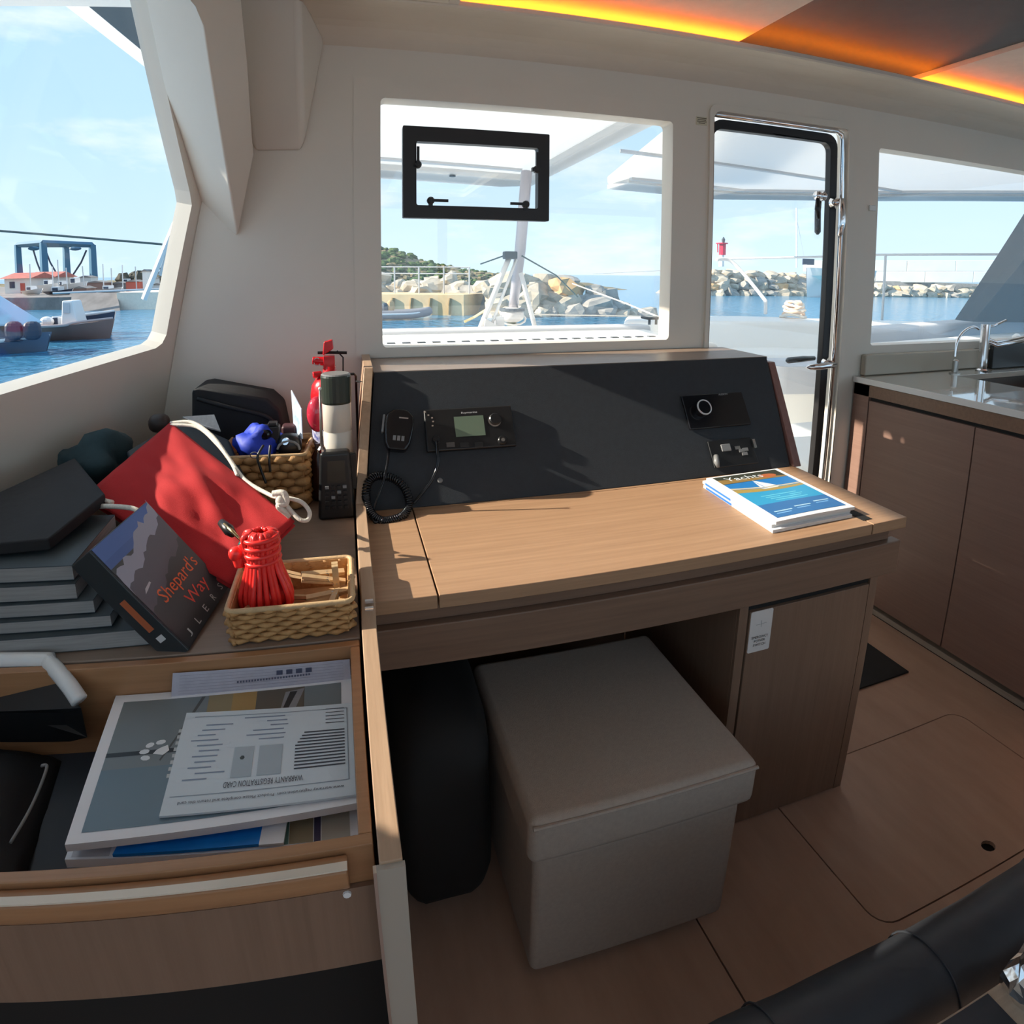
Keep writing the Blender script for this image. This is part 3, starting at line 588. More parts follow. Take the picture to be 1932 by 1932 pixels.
tb = WL[tap.name]; zz = P(1852, 612, y=tb.y).z
ob('tap_base', MB().lathe([(.026, 0), (.026, .01), (.018, .016)], tb, n=18), M['chrome'], tap)
ob('tap_column', MB().lathe([(.0185, 0), (.0185, zz-tb.z-.012), (.017, zz-tb.z-.012)], tb+Vector((0, 0, .012)), n=18), M['chrome'], tap, smooth=False)
ob('tap_lever', MB().tube([(tb.x+.012, tb.y, zz-.01), P(1875, 615, y=tb.y), P(1898, 604, y=tb.y)], .005, 8), M['chrome'], tap, smooth=True)
ob('tap_spout', MB().tube([(tb.x+.01, tb.y, tb.z+.135), P(1880, 652, y=tb.y-.02), P(1940, 641, y=tb.y-.05)], .008, 10), M['chrome'], tap, smooth=True)
ob('tap_spout', MB().tube([(tb.x+.01, tb.y+.012, tb.z+.15), P(1880, 646, y=tb.y), P(1940, 634, y=tb.y-.02)], .006, 10), M['chrome'], tap, smooth=True)
ft = thing('water_faucet', 'slim bent faucet with small round base at the sink corner', 'tap', P(1801, 705, z=CTZ))
fb = WL[ft.name]; yf_ = fb.y
ob('faucet_base', MB().lathe([(.022, 0), (.022, .004), (.012, .006), (.012, .055), (.006, .06)], fb, n=16), M['steel'], ft)
ob('faucet_neck', MB().tube(spline([P(1801, 674, y=yf_), P(1804, 655, y=yf_), P(1808, 640, y=yf_), P(1817, 627, y=yf_), P(1829, 619, y=yf_), P(1840, 617, y=yf_), P(1846, 621, y=yf_)]), .0055, 8), M['chrome'], ft, smooth=True)
bx_ = thing('draining_board', 'black folded draining board standing behind the mixer tap', 'board', (2.98, 1.68, CTZ))
a, b2 = P(1868, 690, y=1.69), P(1960, 676, y=1.69); ob('board_slab', MB().box(a.x, 3.35, 1.68, 1.70, CTZ+.002, P(1890, 648, y=1.69).z), M['black'], bx_, bev=.004)
# --- dark leather bolster of the saloon seat, table leaf and foil bag
bo = thing('leather_bolster', 'charcoal leather seat bolster across the bottom right corner', 'seat', (1.2, .33, 0))
ob('bolster_roll', MB().grid(lambda u, v: (.30+1.6*u, .335+.062*math.cos(R(-70+300*v))*(1+.04*noise.noise(Vector((u*14, v*2, 0)))), .395+.062*math.sin(R(-70+300*v))*(1+.05*noise.noise(Vector((u*16, v*3, 4))))-.012*math.exp(-((u-.03)/.02)**2)), 60, 24), M['sofa'], bo, smooth=True)
for u in (.42, .665, .95): ob('bolster_seam', MB().tube([(u, .335+.0635*math.cos(R(a)), .395+.0635*math.sin(R(a))) for a in range(-40, 200, 12)], .0016, 5), M['sofa'], bo)
ob('bolster_base', MB().box(.30, 1.9, .29, .375, .0, .345), M['sofa'], bo)
tl = thing('table_leaf', 'pale oak table edge with dark inlay in the bottom right corner', 'table', (1.1, .18, 0))
z_ = .47
ob('table_top', MB().box(.36, 1.7, .02, .262, z_-.02, z_), wood('pale_oak_x', (.40, .30, .22), (.50, .38, .28), 'x'), tl, bev=.002)
q = P(1870, 1885, z=z_); ob('dark_inlay', MB().box(.36, q.x, .03, q.y+.006, z_, z_+.003), M['sofa'], tl)
ob('table_leg', MB().box(.9, .96, .1, .16, 0, z_-.021), M['steel'], tl)
f0 = P(1925, 1870, z=z_+.02)
ob('foil_bag', MB().ball(f0+Vector((.045, -.012, .006)), .062, .045, .04, 22, 14, wob=.5, seed=3), M['silver'], smooth=False, label='crumpled silver foil bag on the table edge', cat='bag')
ob('floor_mat', MB().prism([(1.30, 1.216), (1.737, 1.216), (1.739, 1.60), (1.30, 1.60)], 'z', .0005, .006), M['dark'], label='black rubber mat on the floor between desk and galley', cat='mat')
# ================================================================== SMALL THINGS
random.seed(5)
CZ = .7505                                                     # top of the sideboard
# --- three magazines on the desk
mgL = ('glossy sailing magazine with sailboat cover on top of the desk pile', 'magazine in the middle of the desk pile', 'bottom magazine of the desk pile showing a blue spine')
for k, (z0, dx, dy, ro) in enumerate(((.7605, -.012, -.006, 1.5), (.7680, -.008, .004, .6), (.7755, 0, 0, 0))):
    p00 = P(1464, 990, z=.776); p10 = P(1608, 962, z=.776); p01 = P(1325, 902, z=.776)
    eu = (p10-p00); eu.z = 0; eu = eu.normalized()*.232; ev = Vector((-eu.y, eu.x, 0)).normalized()*.29; ev = ((p01-p00)-Vector((0, 0, (p01-p00).z))).normalized()*.288
    q0 = Vector((p00.x+dx, p00.y+dy, z0)); n_ = 2-k
    lab = mgL[n_]
    t = thing('magazine', lab, 'magazine', q0+eu*.5+ev*.5, 'magazines on the desk')
    cur = lambda u, v: Vector((0, 0, .004*math.sin(math.pi*u)*(1-v)*(1 if k == 2 else .3)))
    ob('page_block', MB().grid(lambda u, v: q0+eu*u+ev*v+Vector((0, 0, .0066))+cur(u, v)*.5, 8, 4, .0066), M['pages'], t)
    ob('front_cover', MB().grid(lambda u, v: q0+eu*u+ev*v+Vector((0, 0, .0072))+cur(u, v)*.5, 8, 4, .0005), M['paper'], t)
    if k == 2:
        pr = Print(); W_ = (.80, .86, .90)
        mpf = lambda u, v, h: q0+eu*u+ev*v+Vector((0, 0, .0075+h))+cur(u, v)*.5
        def strip(c, pts_top, pts_bot, h=0):
            n = 8
            for i in range(n):
                a, b2 = i/n, (i+1)/n
                f = lambda p, s_: p[0]+(p[1]-p[0])*s_ if len(p) == 2 else p[0]*(1-s_)**2+2*p[1]*s_*(1-s_)+p[2]*s_*s_
                u0_, u1_ = .06+.88*a, .06+.88*b2
                pr.poly(c, [(u0_, f(pts_bot, a)), (u1_, f(pts_bot, b2)), (u1_, f(pts_top, b2)), (u0_, f(pts_top, a))], h)
        strip((.045, .05, .035), (.975, .975), (.79, .79)); strip((.30, .19, .06), (.90, .82), (.80, .79), .2); strip((.02, .20, .55), (.79, .79), (.60, .60)); strip((.03, .34, .62), (.60, .60), (.30, .30)); strip((.03, .16, .42), (.30, .30), (.05, .05))
        strip((.42, .30, .08), (.66, .56, .60), (.58, .50, .56), .3); strip((.62, .55, .40), (.69, .60, .63), (.665, .575, .61), .35)
        pr.poly((.50, .14, .05), [(.72+.12*math.cos(i*.5236), .86+.045*math.sin(i*.5236)) for i in range(12)], .6)
        pr.poly(W_, [(.46, .62), (.62, .63), (.44, .80)], .8); pr.poly(W_, [(.40, .62), (.45, .62), (.435, .77)], .8); pr.poly((.75, .78, .8), [(.38, .60), (.64, .61), (.60, .585), (.42, .58)], .8)
        pr.text('Yachts', .16, .845, .50, .085, W_, 1)
        for i in range(4): pr.rect((.16, .62, .80), .24+.03*i, .70+.05*(i % 2), .44-.035*i, .452-.035*i, .7)
        for i in range(3): pr.rect((.45, .70, .86), .12+.28*i, .34+.27*i, .14+.03*i, .155+.03*i, .7); pr.rect((.20, .45, .78), .12+.28*i, .30+.27*i, .105+.03*i, .12+.03*i, .7)
        pr.build('cover_print', mpf, t)
    else:
        s0 = q0+Vector((-.0006, 0, .0012)); ob('spine_strip', MB().hexa([s0+ev*a+eu*b2+Vector((0, 0, c)) for c in (0, .005) for a, b2 in ((.55, -.002), (.55, .02), (.95, .02), (.95, -.002))]), mat('blue_spine_%d' % k, (.03, .16, .60), .4), t)
# --- fire extinguisher strapped to the panel
fx = P(624, 760, y=1.53).x
fe = thing('fire_extinguisher', 'red fire extinguisher standing in the corner behind the flask', 'extinguisher', (fx, 1.53, CZ))
ob('cylinder', MB().lathe([(.046, 0), (.050, .006), (.050, .245), (.046, .270), (.034, .288), (.018, .298), (.016, .318)], (fx, 1.53, CZ), n=28), M['red'], fe, smooth=True)
lbm = MB().lathe([(.0504, .12), (.0504, .19)], (fx, 1.53, CZ), n=28, cap=False); ob('label_band', lbm, mat('blue_white_label', (.05, .07, .32), .4, col2=(.75, .75, .8), scale=90), fe, smooth=True)
ob('valve_head', MB().box(fx-.014, fx+.014, 1.516, 1.544, CZ+.312, CZ+.345).lathe([(.012, 0), (.010, .03)], (fx-.012, 1.53, CZ+.33), (-1, 0, .1), 10), M['red'], fe, bev=.002)
ob('squeeze_lever', MB().hexa([(fx-.016, 1.52, CZ+.345), (fx+.012, 1.52, CZ+.362), (fx+.012, 1.54, CZ+.362), (fx-.016, 1.54, CZ+.345), (fx-.012, 1.52, CZ+.380), (fx+.010, 1.52, CZ+.386), (fx+.010, 1.54, CZ+.386), (fx-.012, 1.54, CZ+.380)]), M['red'], fe, bev=.003)
ob('carry_handle', MB().tube([(fx-.028, 1.53, CZ+.352), (fx+.0, 1.53, CZ+.352), (fx+.045, 1.53, CZ+.350)], .004, 6).tube([(fx+.02, 1.53, CZ+.356), (fx+.035, 1.53, CZ+.338), (fx+.034, 1.53, CZ+.30)], .0022, 6), M['black'], fe)
ob('safety_pin_ring', MB().tube([(fx-.030+.008*math.cos(a*.6283), 1.522, CZ+.33+.010*math.sin(a*.6283)) for a in range(10)], .0014, 5, True), M['steel'], fe)
ob('nozzle', MB().lathe([(.007, 0), (.009, .02), (.006, .022)], (fx-.02, 1.52, CZ+.300), (-.9, -.2, -.1), 10), M['red'], fe)
ob('wall_bracket', MB().tube([(fx+.02, 1.545, CZ+.292), (fx+.062, 1.545, CZ+.292), (fx+.066, 1.545, CZ+.286), (fx+.066, 1.545, CZ+.06)], .0035, 6).tube([(fx+.066, 1.50, CZ+.28), (fx+.085, 1.49, CZ+.28), (fx+.085, 1.49, CZ+.06)], .003, 6), M['black'], fe)
q = P(594, 778, y=1.44); ob('red_bulb_case', MB().ball((q.x+.006, 1.44, q.z-.005), .026, .024, .044, 20, 14), M['redglass'], smooth=True, label='shiny translucent red case in front of the extinguisher', cat='case')
ob('brown_bottle', MB().lathe([(.020, 0), (.022, .01), (.022, .10), (.010, .125), (.009, .14)], (q.x+.005, 1.44, CZ), n=16), mat('dark_brown_glass', (.05, .018, .012), .25), smooth=True, label='dark brown bottle standing below the red case', cat='bottle')
# --- flask
tx = P(635, 760, y=1.415).x; zt_ = P(636, 706, y=1.415).z
fk = thing('flask', 'cream insulated flask with dark green cap beside the handheld radio', 'flask', (tx, 1.415, CZ))
hh = zt_-CZ
ob('flask_body', MB().lathe([(.030, 0), (.034, .006), (.034, hh*.56), (.0325, hh*.565), (.0325, hh*.575), (.034, hh*.58), (.034, hh*.78), (.033, hh*.79)], (tx, 1.415, CZ), n=28), M['cream'], fk, smooth=True)
ob('flask_cap', MB().lathe([(.0345, hh*.785), (.0355, hh*.80), (.0355, hh*.985), (.034, hh)], (tx, 1.415, CZ), n=28), M['capgreen'], fk, smooth=False)
ob('cap_top', MB().lathe([(.0345, hh), (.031, hh+.003)], (tx, 1.415, CZ), n=28), M['grey'], fk)
# --- handheld radio
hx = P(637, 975, z=CZ).x; hy = 1.312
hr = thing('handheld_radio', 'black handheld radio with keypad and thin aerial by the wooden panel', 'radio', (hx, hy, CZ))
zt2 = P(640, 852, y=hy).z; H_ = zt2-CZ
ob('radio_case', MB().hexa([(hx-.043, hy-.012, CZ), (hx+.042, hy-.012, CZ), (hx+.042, hy+.03, CZ), (hx-.043, hy+.03, CZ), (hx-.032, hy-.004, CZ+H_), (hx+.034, hy-.004, CZ+H_), (hx+.034, hy+.032, CZ+H_), (hx-.032, hy+.032, CZ+H_)]), M['black'], hr, bev=.008, seg=3)
fq = lambda u, v, d=.0: Vector((hx+u*(.043-.010*v), hy-.0125+.008*v-d, CZ+H_*v))
pl = lambda u0, u1, v0, v1, t_: MB().hexa([fq(u0, v0), fq(u1, v0), fq(u1, v1), fq(u0, v1), fq(u0, v0, t_), fq(u1, v0, t_), fq(u1, v1, t_), fq(u0, v1, t_)])
ob('radio_screen', pl(-.5, .62, .56, .88, .0015), mat('dim_lcd', (.035, .038, .036), .2), hr)
for r_ in range(5):
    for c_ in range(4): ob('radio_key', pl(-.62+.34*c_, -.40+.34*c_, .47-.075*r_, .515-.075*r_, .003), M['grey'] if (r_+c_) % 3 == 0 and r_ < 3 else M['black'], hr, bev=.0008)
az = P(612, 735, y=hy).z
ob('aerial_base', MB().lathe([(.009, 0), (.009, .008), (.005, .014)], (hx-.028, hy+.012, CZ+H_-.003), n=12), M['chrome'], hr)
ob('aerial', MB().tube([(hx-.028, hy+.012, CZ+H_), (hx-.026, hy+.012, az)], [.0032, .0024], 8), mat('grey_aerial', (.35, .33, .31), .3, .6), hr, smooth=True)
ob('aerial_tip', MB().ball((hx-.026, hy+.012, az), .004, .004, .004, 8, 6), M['white'], hr)
ob('belt_clip', MB().box(hx+.030, hx+.048, hy+.012, hy+.028, CZ+.06, CZ+H_-.01), M['black'], hr, bev=.003)
# --- woven baskets
def basket(name, label, c, L_, W_, H2, rot, rows, seglen, seed):
    random.seed(seed)
    t = thing(name, label, 'basket', c, 'woven seagrass baskets'); mx_ = Matrix.Translation(c) @ Matrix.Rotation(rot, 4, 'Z'); tp_ = 1.04
    wk = MB(); rh = H2/rows
    peri = [(-L_/2, -W_/2), (L_/2, -W_/2), (L_/2, W_/2), (-L_/2, W_/2)]
    for r_ in range(rows):
        sc_ = .955+.045*r_/rows; z = rh*(r_+.5)
        for s_ in range(4):
            a = Vector((*peri[s_], 0))*sc_; b2 = Vector((*peri[(s_+1) % 4], 0))*sc_; d = (b2-a); n = max(2, int(d.length/seglen)); d /= n; nn = Vector((d.y, -d.x, 0)).normalized()
            for k in range(n):
                off = .5*((r_+s_) % 2); p = a+d*(k+off-.25); q = p+d*1.05
                dz_ = random.uniform(-.15, .15)*rh
                wk.tube([p+Vector((0, 0, z-dz_))-nn*.002, (p+q)/2+nn*random.uniform(.0025, .0045)+Vector((0, 0, z)), q+Vector((0, 0, z+dz_))-nn*.002], [rh*.42, rh*.58, rh*.40], 6)
    wk.xf(mx_); ob('weave', wk, M['wicker'], t, smooth=True, kind='stuff')
    inn = MB()
    for s_ in range(4):
        a = Vector((*peri[s_], 0)); b2 = Vector((*peri[(s_+1) % 4], 0)); inn.hexa([a*.93, b2*.93, b2*.90, a*.90]+[v+Vector((0, 0, H2)) for v in (a*.985, b2*.985, b2*.955, a*.955)])
    inn.box(-L_*.45, L_*.45, -W_*.45, W_*.45, .002, .006)
    ob('inner_wall', inn.xf(mx_), M['wicker'], t)
    rp_ = [Vector((x, y, H2)) for x, y in rrect(-L_/2-.002, L_/2+.002, -W_/2-.002, W_/2+.002, .012, 4)]
    ob('rim', MB().tube(rp_, .0042, 7, True).xf(mx_), M['wickrim'], t, smooth=True); return t
bz = P(425, 1230, z=CZ); bw = P(671, 1200, z=CZ)
bkx0, bkx1 = bz.x+.006, -.012; by0 = .846
BH = P(550, 1146, y=by0).z-CZ
nb = basket('wicker_basket', 'small woven seagrass basket holding clothes pegs and red cord', ((bkx0+bkx1)/2, by0+.075, CZ+.001), bkx1-bkx0, .145, BH, 0, 7, .026, 1)
fbq = P(578, 935, z=CZ); fby = 1.385
fH = P(560, 858, y=fby).z-CZ
fbk = basket('wicker_basket', 'woven seagrass basket full of cameras at the back of the sideboard', (-.205, fby+.09, CZ+.001), .20, .18, fH, R(-3), 7, .03, 2)
# clothes pegs
def peg(mb_xf, label, first=[None]):
    if first[0] is None:
        t = thing('clothes_peg', label, 'peg', (0, 0, 0), 'wooden clothes pegs in the basket')
        for s_ in (-1, 1): ob('peg_jaw', MB().hexa([(-.036, -.005, .0005*s_), (.036, -.005, .0005*s_+(0 if s_ > 0 else 0)), (.036, .005, .0005*s_), (-.036, .005, .0005*s_), (-.036, -.005, s_*.006), (.036, -.005, s_*.0035), (.036, .005, s_*.0035), (-.036, .005, s_*.006)]), M['peg'], t)
        ob('peg_spring', MB().tube([(.006+.004*math.cos(a*.7), -.006+.0006*a, .0045*math.sin(a*.7)) for a in range(20)], .0009, 5), M['steel'], t)
        first[0] = t
    else:
        t = first[0].copy(); C.objects.link(t); t['label'] = label
        for ch in first[0].children: c = ch.copy(); C.objects.link(c); c.parent = t
    t.matrix_world = mb_xf; return t
cx_, cy_ = (bkx0+bkx1)/2, by0+.075; pz = CZ+BH
specs = [(.050, .045, -.012, 8, 3), (.052, .020, -.010, 2, 12), (.010, .050, -.016, -18, 8), (.062, -.012, -.020, 5, -6), (.030, -.030, -.024, 24, 4), (.072, -.035, -.014, 84, 10), (.010, -.045, -.028, -15, 5), (.075, .010, -.006, 88, 70), (-.065, -.02, -.020, 70, 10), (-.068, .02, -.012, 60, 20), (.035, .005, -.034, -8, 0), (.045, -.050, -.032, 10, 0)]
pegw = ['lying along the back wall of the basket', 'lying lengthwise over the middle of the basket', 'slanting behind the red cord hank', 'lying in front of the middle peg', 'crossing at an angle near the cord hank', 'lying across the right end of the basket', 'half hidden under the cord hank', 'standing on edge against the right basket wall', 'at the left end of the basket', 'leaning in the back left corner of the basket', 'at the bottom of the peg pile', 'lying along the front wall of the basket']
for (dx, dy, dz_, rz, ry), wd in zip(specs, pegw):
    peg(Matrix.Translation((cx_+dx*.9, cy_+dy, pz+dz_)) @ Matrix.Rotation(R(rz), 4, 'Z') @ Matrix.Rotation(R(ry), 4, 'Y') @ Matrix.Rotation(R(rz*2), 4, 'X'), 'pale wooden clothes peg '+wd)
ob('peg_filler_tray', MB().box(cx_-.085, cx_+.085, cy_-.06, cy_+.06, CZ+.008, pz-.045), M['peg'], nb)
# red cord hank
hk = thing('cord_hank', 'bright red cord hank tied at the waist in the small basket', 'cord', (cx_-.045, cy_-.020, pz-.035))
hc = Vector((cx_-.042, cy_-.014, 0)); zb, zm, ztp = pz-.030, pz+.052, pz+.098
cl_ = MB(); random.seed(9)
for k in range(26):
    a = 2*math.pi*k/26+random.uniform(-.08, .08); ca, sa = math.cos(a), math.sin(a); rb = random.uniform(.036, .044); rt = random.uniform(.020, .030)
    cl_.tube(spline([hc+Vector((ca*rb*.45, sa*rb*.4, zb-.004)), hc+Vector((ca*rb*.92, sa*rb*.75, zb+.006)), hc+Vector((ca*rb, sa*rb*.8, zb+.030)), hc+Vector((ca*.024, sa*.022, zm)), hc+Vector((ca*rt, sa*rt*.8, ztp-.006)), hc+Vector((ca*rt*.55, sa*rt*.4, ztp))], 4), .0042, 6)
cl_.ball(hc+Vector((0, 0, zb+.02)), .034, .028, .026).tube([hc+Vector((0, 0, zb+.02)), hc+Vector((0, 0, ztp-.008))], .017, 10)
ob('cord_strands', cl_, M['redcord'], hk, smooth=True)
ob('cord_wrap', MB().tube([hc+Vector((.026*math.cos(a*.4), .024*math.sin(a*.4), zm-.008+.0032*a*.4/1.6)) for a in range(64)], .004, 6), M['redcord'], hk, smooth=True)
e0 = P(445, 1045, y=hc.y+.0); ob('cord_end', MB().tube(spline([hc+Vector((-.02, 0, zm-.01)), hc+Vector((-.034, .004, zm+.02)), e0+Vector((.004, 0, -.02)), e0]), .0075, 8).ball(e0, .012, .010, .012, 12, 8), M['redcord'], hk, smooth=True)
# --- drawstring bag of red canvas
pT = P(322, 800, y=1.40); pL = P(160, 938, y=1.16); pB = P(436, 1105, y=.985); pR = P(556, 985, y=1.10)
bgt = thing('drawstring_bag', 'red canvas drawstring bag sprawled over the sideboard clutter', 'bag', Vector((pB.x, pB.y, CZ)))
def bagf(u, v, s_=1):
    p = pL*(1-u)*(1-v)+pT*u*(1-v)+pB*(1-u)*v+pR*u*v
    n_ = Vector((.1, -.55, .83)); puff = math.sin(math.pi*u)**.6*math.sin(math.pi*v)**.6
    wr = noise.noise(Vector((u*3.2, v*3.2, 1)))*.016+noise.noise(Vector((u*8+v*5, v*7-u*3, 5)))*.006+.010*math.exp(-((u+v*.7-1.0)/.09)**2)
    return p+n_*(s_*.016*puff+wr*(puff*.9+.1)-.03*math.exp(-((u-.5)/.22)**2)*math.exp(-(v/.2)**2)*0)
ob('bag_cloth', MB().grid(lambda u, v: bagf(u, v), 36, 30, .004), M['redcloth'], bgt, smooth=True)
ob('bag_back', MB().grid(lambda u, v: bagf(u, v, -.4)-Vector((.0, -.004, .010)), 12, 12, .003), M['redcloth'], bgt, smooth=True)
nb_ = Vector((.05, -.4, .9)).normalized()*.006
ob('drawstring', MB().tube(spline([bagf(1, .0)+nb_*.2, P(362, 797, y=1.385), P(400, 822, y=1.33), P(430, 862, y=1.27), P(462, 905, y=1.215), P(508, 933, y=1.16), P(524, 938, y=1.13)]), .0042, 7).tube(spline([P(322, 802, y=1.39), P(372, 806, y=1.37), P(408, 836, y=1.31), P(436, 872, y=1.26), P(448, 898, y=1.22)]), .004, 7), M['rope'], bgt, smooth=True)
ob('drawstring_loop', MB().tube(spline([P(524, 938, y=1.12), P(545, 940, y=1.11), P(570, 948, y=1.10), P(584, 966, y=1.09), P(580, 981, y=1.08), P(566, 980, y=1.08), P(550, 965, y=1.09), P(538, 950, y=1.10)]), .0042, 7), M['rope'], bgt, smooth=True)
kn = P(530, 948, y=1.10); ob('drawstring_knot', MB().tube(spline([kn+Vector((-.014, .006, .016)), kn+Vector((.006, .0, .018)), kn+Vector((.010, -.004, .0)), kn+Vector((-.004, -.006, -.004)), kn+Vector((.006, -.006, -.016)), kn+Vector((.016, -.006, -.026))]), .0062, 8).ball(kn+Vector((0, 0, .002)), .010, .009, .014, 12, 8), M['rope'], bgt, smooth=True)
ob('drawstring_end', MB().tube(spline([P(212, 948, y=1.09), P(170, 939, y=1.13), P(153, 936, y=1.16), P(150, 946, y=1.15), P(156, 956, y=1.13), P(200, 955, y=1.08), P(245, 958, y=1.04), P(262, 965, y=1.03)]), .0045, 7), M['rope'], bgt, smooth=True)
# pocket knife on the bag
kp = P(418, 992, y=1.035); kq = P(462, 1035, y=.985); kd = kq-kp
kf = thing('pocket_knife', 'small pocket knife with green bead lying on the red bag', 'knife', kp)
nrm_ = Vector((.1, -.6, .8)).normalized()*.012
ob('knife_scale', MB().tube([kp+nrm_, kp+kd*.35+nrm_, kp+kd*.55+nrm_], [.007, .010, .006], 8), M['black'], kf, smooth=True)
ob('knife_blade', MB().tube([kp+kd*.15+nrm_*1.6, kp+kd*.5+nrm_*1.6, kp+kd*.85+nrm_*1.4], [.002, .004, .002], 6), mat('brass', (.75, .55, .3), .25, 1), kf, smooth=True)
ob('green_bead', MB().ball(kq+nrm_*.9, .011, .011, .011, 14, 10), mat('green_glass_bead', (.005, .10, .09), .15), kf, smooth=True)
# --- tilted hardback book
bL = Vector((-.381, .858, .914)); bT = Vector((-.352, 1.027, .921)); bB = Vector((-.258, .844, .757))
eu = (bT-bL).normalized()*.172; ev0 = (bB-bL); ev0 = (ev0-eu*(ev0.dot(eu)/eu.length_squared)).normalized()*.205; bn = eu.cross(ev0).normalized()
if bn.dot(CAM-bL) < 0: bn = -bn
bk_ = thing('hardback_book', 'thick dark hardback book with orange title leaning on the red bag', 'book', (bB.x, bB.y, CZ))
TH = .042
slab = lambda a0, a1, b0, b1, h0, h1: MB().hexa([bL+eu*u+ev0*v+bn*h for h in (h0, h1) for u, v in ((a0, b0), (a1, b0), (a1, b1), (a0, b1))])
ob('front_board', slab(0, 1, 0, 1, -.003, 0), M['cover'], bk_, bev=.001); ob('back_board', slab(0, 1, 0, 1, -TH, -TH+.003), M['cover'], bk_, bev=.001)
ob('spine', slab(-.016, .004, 0, 1, -TH, 0), M['cover'], bk_, bev=.002); ob('page_block', slab(.004, .97, .015, .985, -TH+.003, -.003), M['pages'], bk_)
pr = Print(); sky_ = (.045, .12, .38); dk = (.035, .042, .048); mp_ = lambda u, v, h: bL+eu*u+ev0*v+bn*h
pr.rect(dk, .01, .995, .005, .99); pr.rect((.055, .14, .42), .01, .995, .005, .13, .3); pr.rect((.045, .115, .36), .01, .995, .13, .20, .3)
random.seed(4); cl2 = [(.01, .46)]+[(.02+.048*i, .40-.24*i/20+random.uniform(-.03, .03)) for i in range(21)]+[(.995, .10)]
top_ = [(p[0], p[1]-.10-random.uniform(0, .05)) for p in cl2]
for i in range(len(cl2)-1):
    pr.poly((.30, .33, .42), [cl2[i], cl2[i+1], top_[i+1], top_[i]], .5)
    lw = [(p[0], min(.99, p[1]+.24)) for p in cl2]; pr.poly((.085, .08, .105), [lw[i], lw[i+1], cl2[i+1], cl2[i]], .5)
OR = (.75, .13, .03)
tv = lambda s_, u0, v0, w_, h_, c: pr.text(s_, u0, v0, w_, h_, c, 1.2)
def btext(s_, u0, v0, w_, h_, c):       # lettering runs across the cover from spine to fore-edge, v grows downwards
    vv, ff = text_geo(s_); xs = [a[0] for a in vv]; ys = [a[1] for a in vv]; o = len(pr.v)
    pr.v += [(u0+(a[0]-min(xs))/(max(xs)-min(xs))*w_, v0+h_-(a[1]-min(ys))/(max(ys)-min(ys))*h_, 1.2) for a in vv]; pr.f += [tuple(i+o for i in f) for f in ff]; pr.c += [c]*len(ff)
btext("Shepard's", .20, .54, .72, .16, OR); btext('Way', .42, .73, .40, .14, (.74, .07, .04))
for i in range(5): btext('J L E R S'.split()[i], .12+.19*i, .90, .05, .06, (.55, .58, .58))
pr.poly((.45, .46, .5), [(.10, .50), (.14, .47), (.24, .455), (.25, .47), (.16, .49)], 1.2)
pr.build('cover_print', mp_, bk_)
p2 = Print(); p2.rect((.45, .12, .05), .42, .72, .35, .62, .5); p2.rect((.6, .6, .6), .78, .83, .3, .6, .5)
p2.build('spine_print', lambda u, v, h: bL+ev0*u-bn*TH*v-eu*(.016+h/.172)*1.0, bk_)
# --- papers, folders and cases heaped at the left
stx = P(205, 1165, y=.905).x
mlab = ['topmost grey magazine of the stack under the black folder', 'second grey magazine of the left-hand stack', 'third grey magazine of the left-hand stack', 'fourth grey magazine sticking out of the left-hand stack', 'lowest dark magazine of the left-hand stack']
for k, (x1, z0, z1, y0_) in enumerate(((-.43, .848, .872, .90), (-.425, .822, .847, .885), (-.40, .800, .821, .875), (-.375, .780, .799, .862), (-.318, .7515, .779, .846))):
    t = thing('stacked_magazine', mlab[k], 'magazine', (-.52, .98, z0), 'stack of magazines at the left')
    for a_, b2, m_ in ((z0+.001, z1-.0012, M['greypages']), (z1-.0012, z1, M['slate']), (z0, z0+.001, M['slate'])):
        nm = 'page_block' if m_ is M['greypages'] else 'paper_cover'
        ob(nm, MB().prism([(-.76+.01*k, y0_), (x1, y0_+.005*k), (x1-.006, y0_+.20), (-.765+.01*k, y0_+.21)], 'z', a_, b2), m_, t)
f1_ = [P(-70, 1075, y=.93), P(100, 1072, y=.945), P(205, 985, y=1.10), P(150, 935, y=1.28), P(-70, 1045, y=1.05)]
fo = [Vector((p.x, p.y, .0)) for p in f1_]
fz = lambda p: .876+max(0, p.y-.93)*.10
ob('black_folder', MB().add([Vector((p.x, p.y, fz(p))) for p in fo]+[Vector((p.x, p.y, fz(p)+.02)) for p in fo], [(4, 3, 2, 1, 0), (5, 6, 7, 8, 9)]+[(i, (i+1) % 5, (i+1) % 5+5, i+5) for i in range(5)]), M['blackm'], bev=.003, label='flat black laptop sleeve on top of the magazine stack', cat='sleeve')
